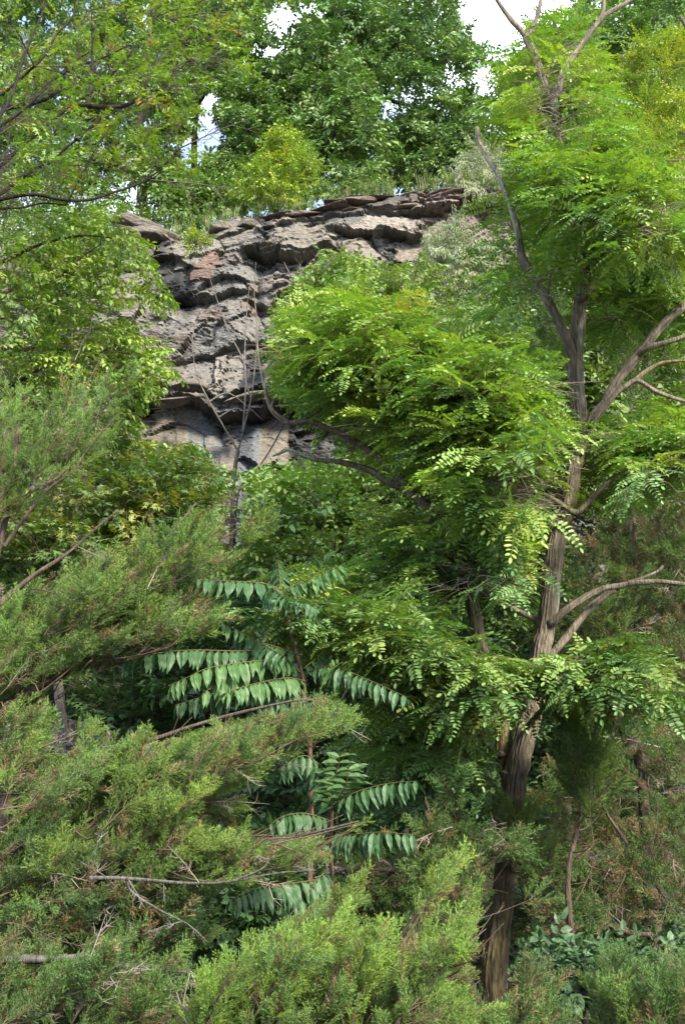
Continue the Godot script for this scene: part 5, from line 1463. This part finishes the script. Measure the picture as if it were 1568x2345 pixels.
	boughs(p, [[1380, 2400], [1390, 2310], [1440, 2280], [1500, 2310], [1600, 2290], [1600, 2400]], 7.2, 8.0, 26, Vector3(0, 0.8, 0.1), {"col": mixed, "brown": 0.08, "len": 0.45, "scale": 0.85})
	boughs(p, [[1080, 2400], [1110, 2320], [1180, 2310], [1260, 2400]], 7.0, 7.6, 12, Vector3(0.3, 0.7, 0.1), {"col": mixed, "brown": 0.18, "len": 0.45, "scale": 0.85})
	finish(p)

func trees_of_heaven() -> void:
	var o := Vector2(0, 1172)
	var p := plant("tree_of_heaven", "young tree of heaven with long feathered leaves of hanging leaflets", "sapling", foot(700, 9.2), Color(0.17, 0.11, 0.075))
	limb(p, "trunk", PackedVector3Array([p.base, P(712, 1900, 9.2), P(705, 1640, 9.2), P(690, 1540, 9.2), P(665, 1450, 9.2), P(640, 1360, 9.2)]), 0.03, 0.012, 10, 0.05)
	for q in [[[645, 1350, 9.2], [600, 1335, 9.0], [525, 1330, 8.8], [450, 1326, 8.7]], [[645, 1355, 9.2], [640, 1310, 9.4], [636, 1280, 9.9]], [[650, 1350, 9.2], [720, 1320, 9.2], [790, 1290, 9.2]], [[645, 1355, 9.2], [625, 1345, 8.8], [655, 1372, 8.4]], [[655, 1370, 9.2], [690, 1368, 9.0], [740, 1395, 8.8]],
		[[690, 1540, 9.2], [560, 1452, 9.1], [500, 1425, 9.0]], [[640, 1480, 9.2], [560, 1490, 8.9], [440, 1488, 8.7], [350, 1497, 8.5], [250, 1525, 8.4]], [[690, 1540, 9.2], [640, 1512, 8.9], [550, 1517, 8.6], [475, 1530, 8.4], [430, 1550, 8.3], [385, 1570, 8.2]], [[700, 1560, 9.2], [655, 1552, 8.8], [575, 1567, 8.4], [510, 1588, 8.2]], [[690, 1560, 9.2], [580, 1525, 8.8], [500, 1565, 8.5], [460, 1590, 8.4]], [[680, 1580, 9.2], [560, 1570, 8.9], [460, 1596, 8.7], [400, 1615, 8.6]],
		[[700, 1580, 9.2], [650, 1587, 8.9], [580, 1625, 8.6]], [[690, 1500, 9.2], [600, 1472, 9.0], [655, 1505, 8.5]], [[700, 1540, 9.2], [760, 1525, 9.0], [840, 1555, 8.7], [930, 1595, 8.5]], [[695, 1530, 9.2], [740, 1500, 9.3], [790, 1500, 9.4]], [[690, 1560, 9.2], [560, 1462, 9.4], [600, 1440, 9.8]]]:
		frond(p, line(q), 0.12, 0.75, Color(1, 1, 1) if rng.randf() < 0.7 else Color(1.5, 1.35, 1.0))
	finish(p)
	p = plant("tree_of_heaven", "lower tree of heaven with an upright pale tip among the junipers", "sapling", foot(770, 8.6), Color(0.17, 0.11, 0.075))
	limb(p, "trunk", PackedVector3Array([p.base, P(765, 2150, 8.6), P(758, 1950, 8.6), P(760, 1850, 8.6)]), 0.022, 0.012, 10, 0.05)
	for q in [[[760, 1850, 8.6], [768, 1790, 8.5], [780, 1720, 8.4]], [[760, 1855, 8.6], [790, 1800, 8.4], [800, 1745, 8.3]]]: frond(p, line(q), 0.1, 0.1, Color(2.6, 1.9, 2.2))
	for q in [[[760, 1855, 8.6], [800, 1820, 8.4], [880, 1795, 8.3], [955, 1788, 8.2]], [[758, 1880, 8.6], [700, 1862, 8.4], [650, 1868, 8.2], [615, 1890, 8.1]], [[758, 1900, 8.6], [800, 1910, 8.3], [870, 1905, 8.1], [960, 1912, 8.0]], [[758, 2010, 8.6], [680, 2020, 8.2], [600, 2030, 7.8], [520, 2062, 7.5]], [[758, 2020, 8.6], [720, 2040, 8.4], [660, 2060, 8.1]], [[760, 1780, 9.0], [700, 1730, 8.8], [640, 1760, 8.7]], [[758, 1840, 8.8], [730, 1770, 9.0], [690, 1740, 9.0]], [[758, 2015, 8.6], [740, 2000, 8.4], [700, 2050, 8.2]]]:
		frond(p, line(q), 0.15, 0.8)
	finish(p)

func small_things() -> void:
	# boulders and fallen wood
	var k := 100
	for q in [[400, 1600, 19.0, 0.75, 0.5, 0.6, Color(0.3, 0.18, 0.12), "reddish boulder behind the longest feathered leaf"], [850, 1725, 16.5, 0.5, 0.4, 0.5, Color(0.27, 0.17, 0.12), "rusty brown boulder under the locust sprays"], [955, 1375, 23.0, 0.6, 0.5, 0.5, Color(0.36, 0.32, 0.28), "pale grey boulder behind the second locust stem"], [190, 1690, 15.0, 0.5, 0.3, 0.4, Color(0.25, 0.2, 0.15), "brown rock beside the juniper stump"]]:
		var o := put("boulder", rock_mesh(Vector3(q[3], q[4] * 1.4, q[5]), k, q[6]))
		var at := P(q[0], q[1], q[2])
		o.position = at
		tag(o, q[7], "boulder")
		k += 5
	var p := plant("stump", "grey weathered juniper stump at left with a splintered foot", "stump", foot(148, 10.4), Color(0.24, 0.2, 0.17))
	limb(p, "trunk", PackedVector3Array([p.base, P(150, 1830, 10.4), P(145, 1692, 10.4), P(140, 1632, 10.4), P(132, 1540, 10.4), P(126, 1450, 10.4)]), 0.055, 0.04, 16, 0.18)
	limb(p, "branch", line([[146, 1700], [160, 1705], [178, 1700]], 10.35), 0.03, 0.012, 10, 0.2)
	finish(p)
	p = plant("fallen_log", "grey fallen log lying level in the lower left junipers", "log", P(-60, 2195, 6.6), Color(0.13, 0.12, 0.11))
	limb(p, "trunk", line([[-60, 2192], [60, 2196], [180, 2194], [215, 2198]], 6.4), 0.028, 0.02, 14, 0.12, 0.6)
	finish(p)
	p = plant("fallen_log", "short grey dead branch stub right of the fallen log", "log", P(330, 2213, 6.7), Color(0.13, 0.12, 0.11))
	limb(p, "trunk", line([[215, 2210], [330, 2213], [390, 2218], [436, 2222]], 6.5), 0.02, 0.014, 12, 0.12, 0.6)
	twiglets(p, 8, 0.5, Vector3(0.4, -0.3, 0.2), Color(0.3, 0.27, 0.24))
	finish(p)
	p = plant("dead_branch", "long bare white grey branch lying across the lower left junipers", "branch", P(210, 2010, 6.3), Color(0.13, 0.118, 0.105))
	limb(p, "stem", line([[205, 2010], [260, 2010], [330, 2014], [420, 2021], [500, 2021], [560, 2012], [640, 1998], [720, 1993]], 6.25), 0.011, 0.003, 8, 0.06)
	limb(p, "branch", line([[575, 2010], [598, 1990], [612, 1970], [590, 1960]], 6.25), 0.007, 0.003, 6, 0.05)
	limb(p, "branch", line([[250, 2005], [300, 2040], [360, 2080], [430, 2115]], 6.25), 0.007, 0.003, 6, 0.05)
	twiglets(p, 12, 0.35, Vector3(0.3, -0.4, 0.1), Color(0.24, 0.22, 0.2))
	finish(p)
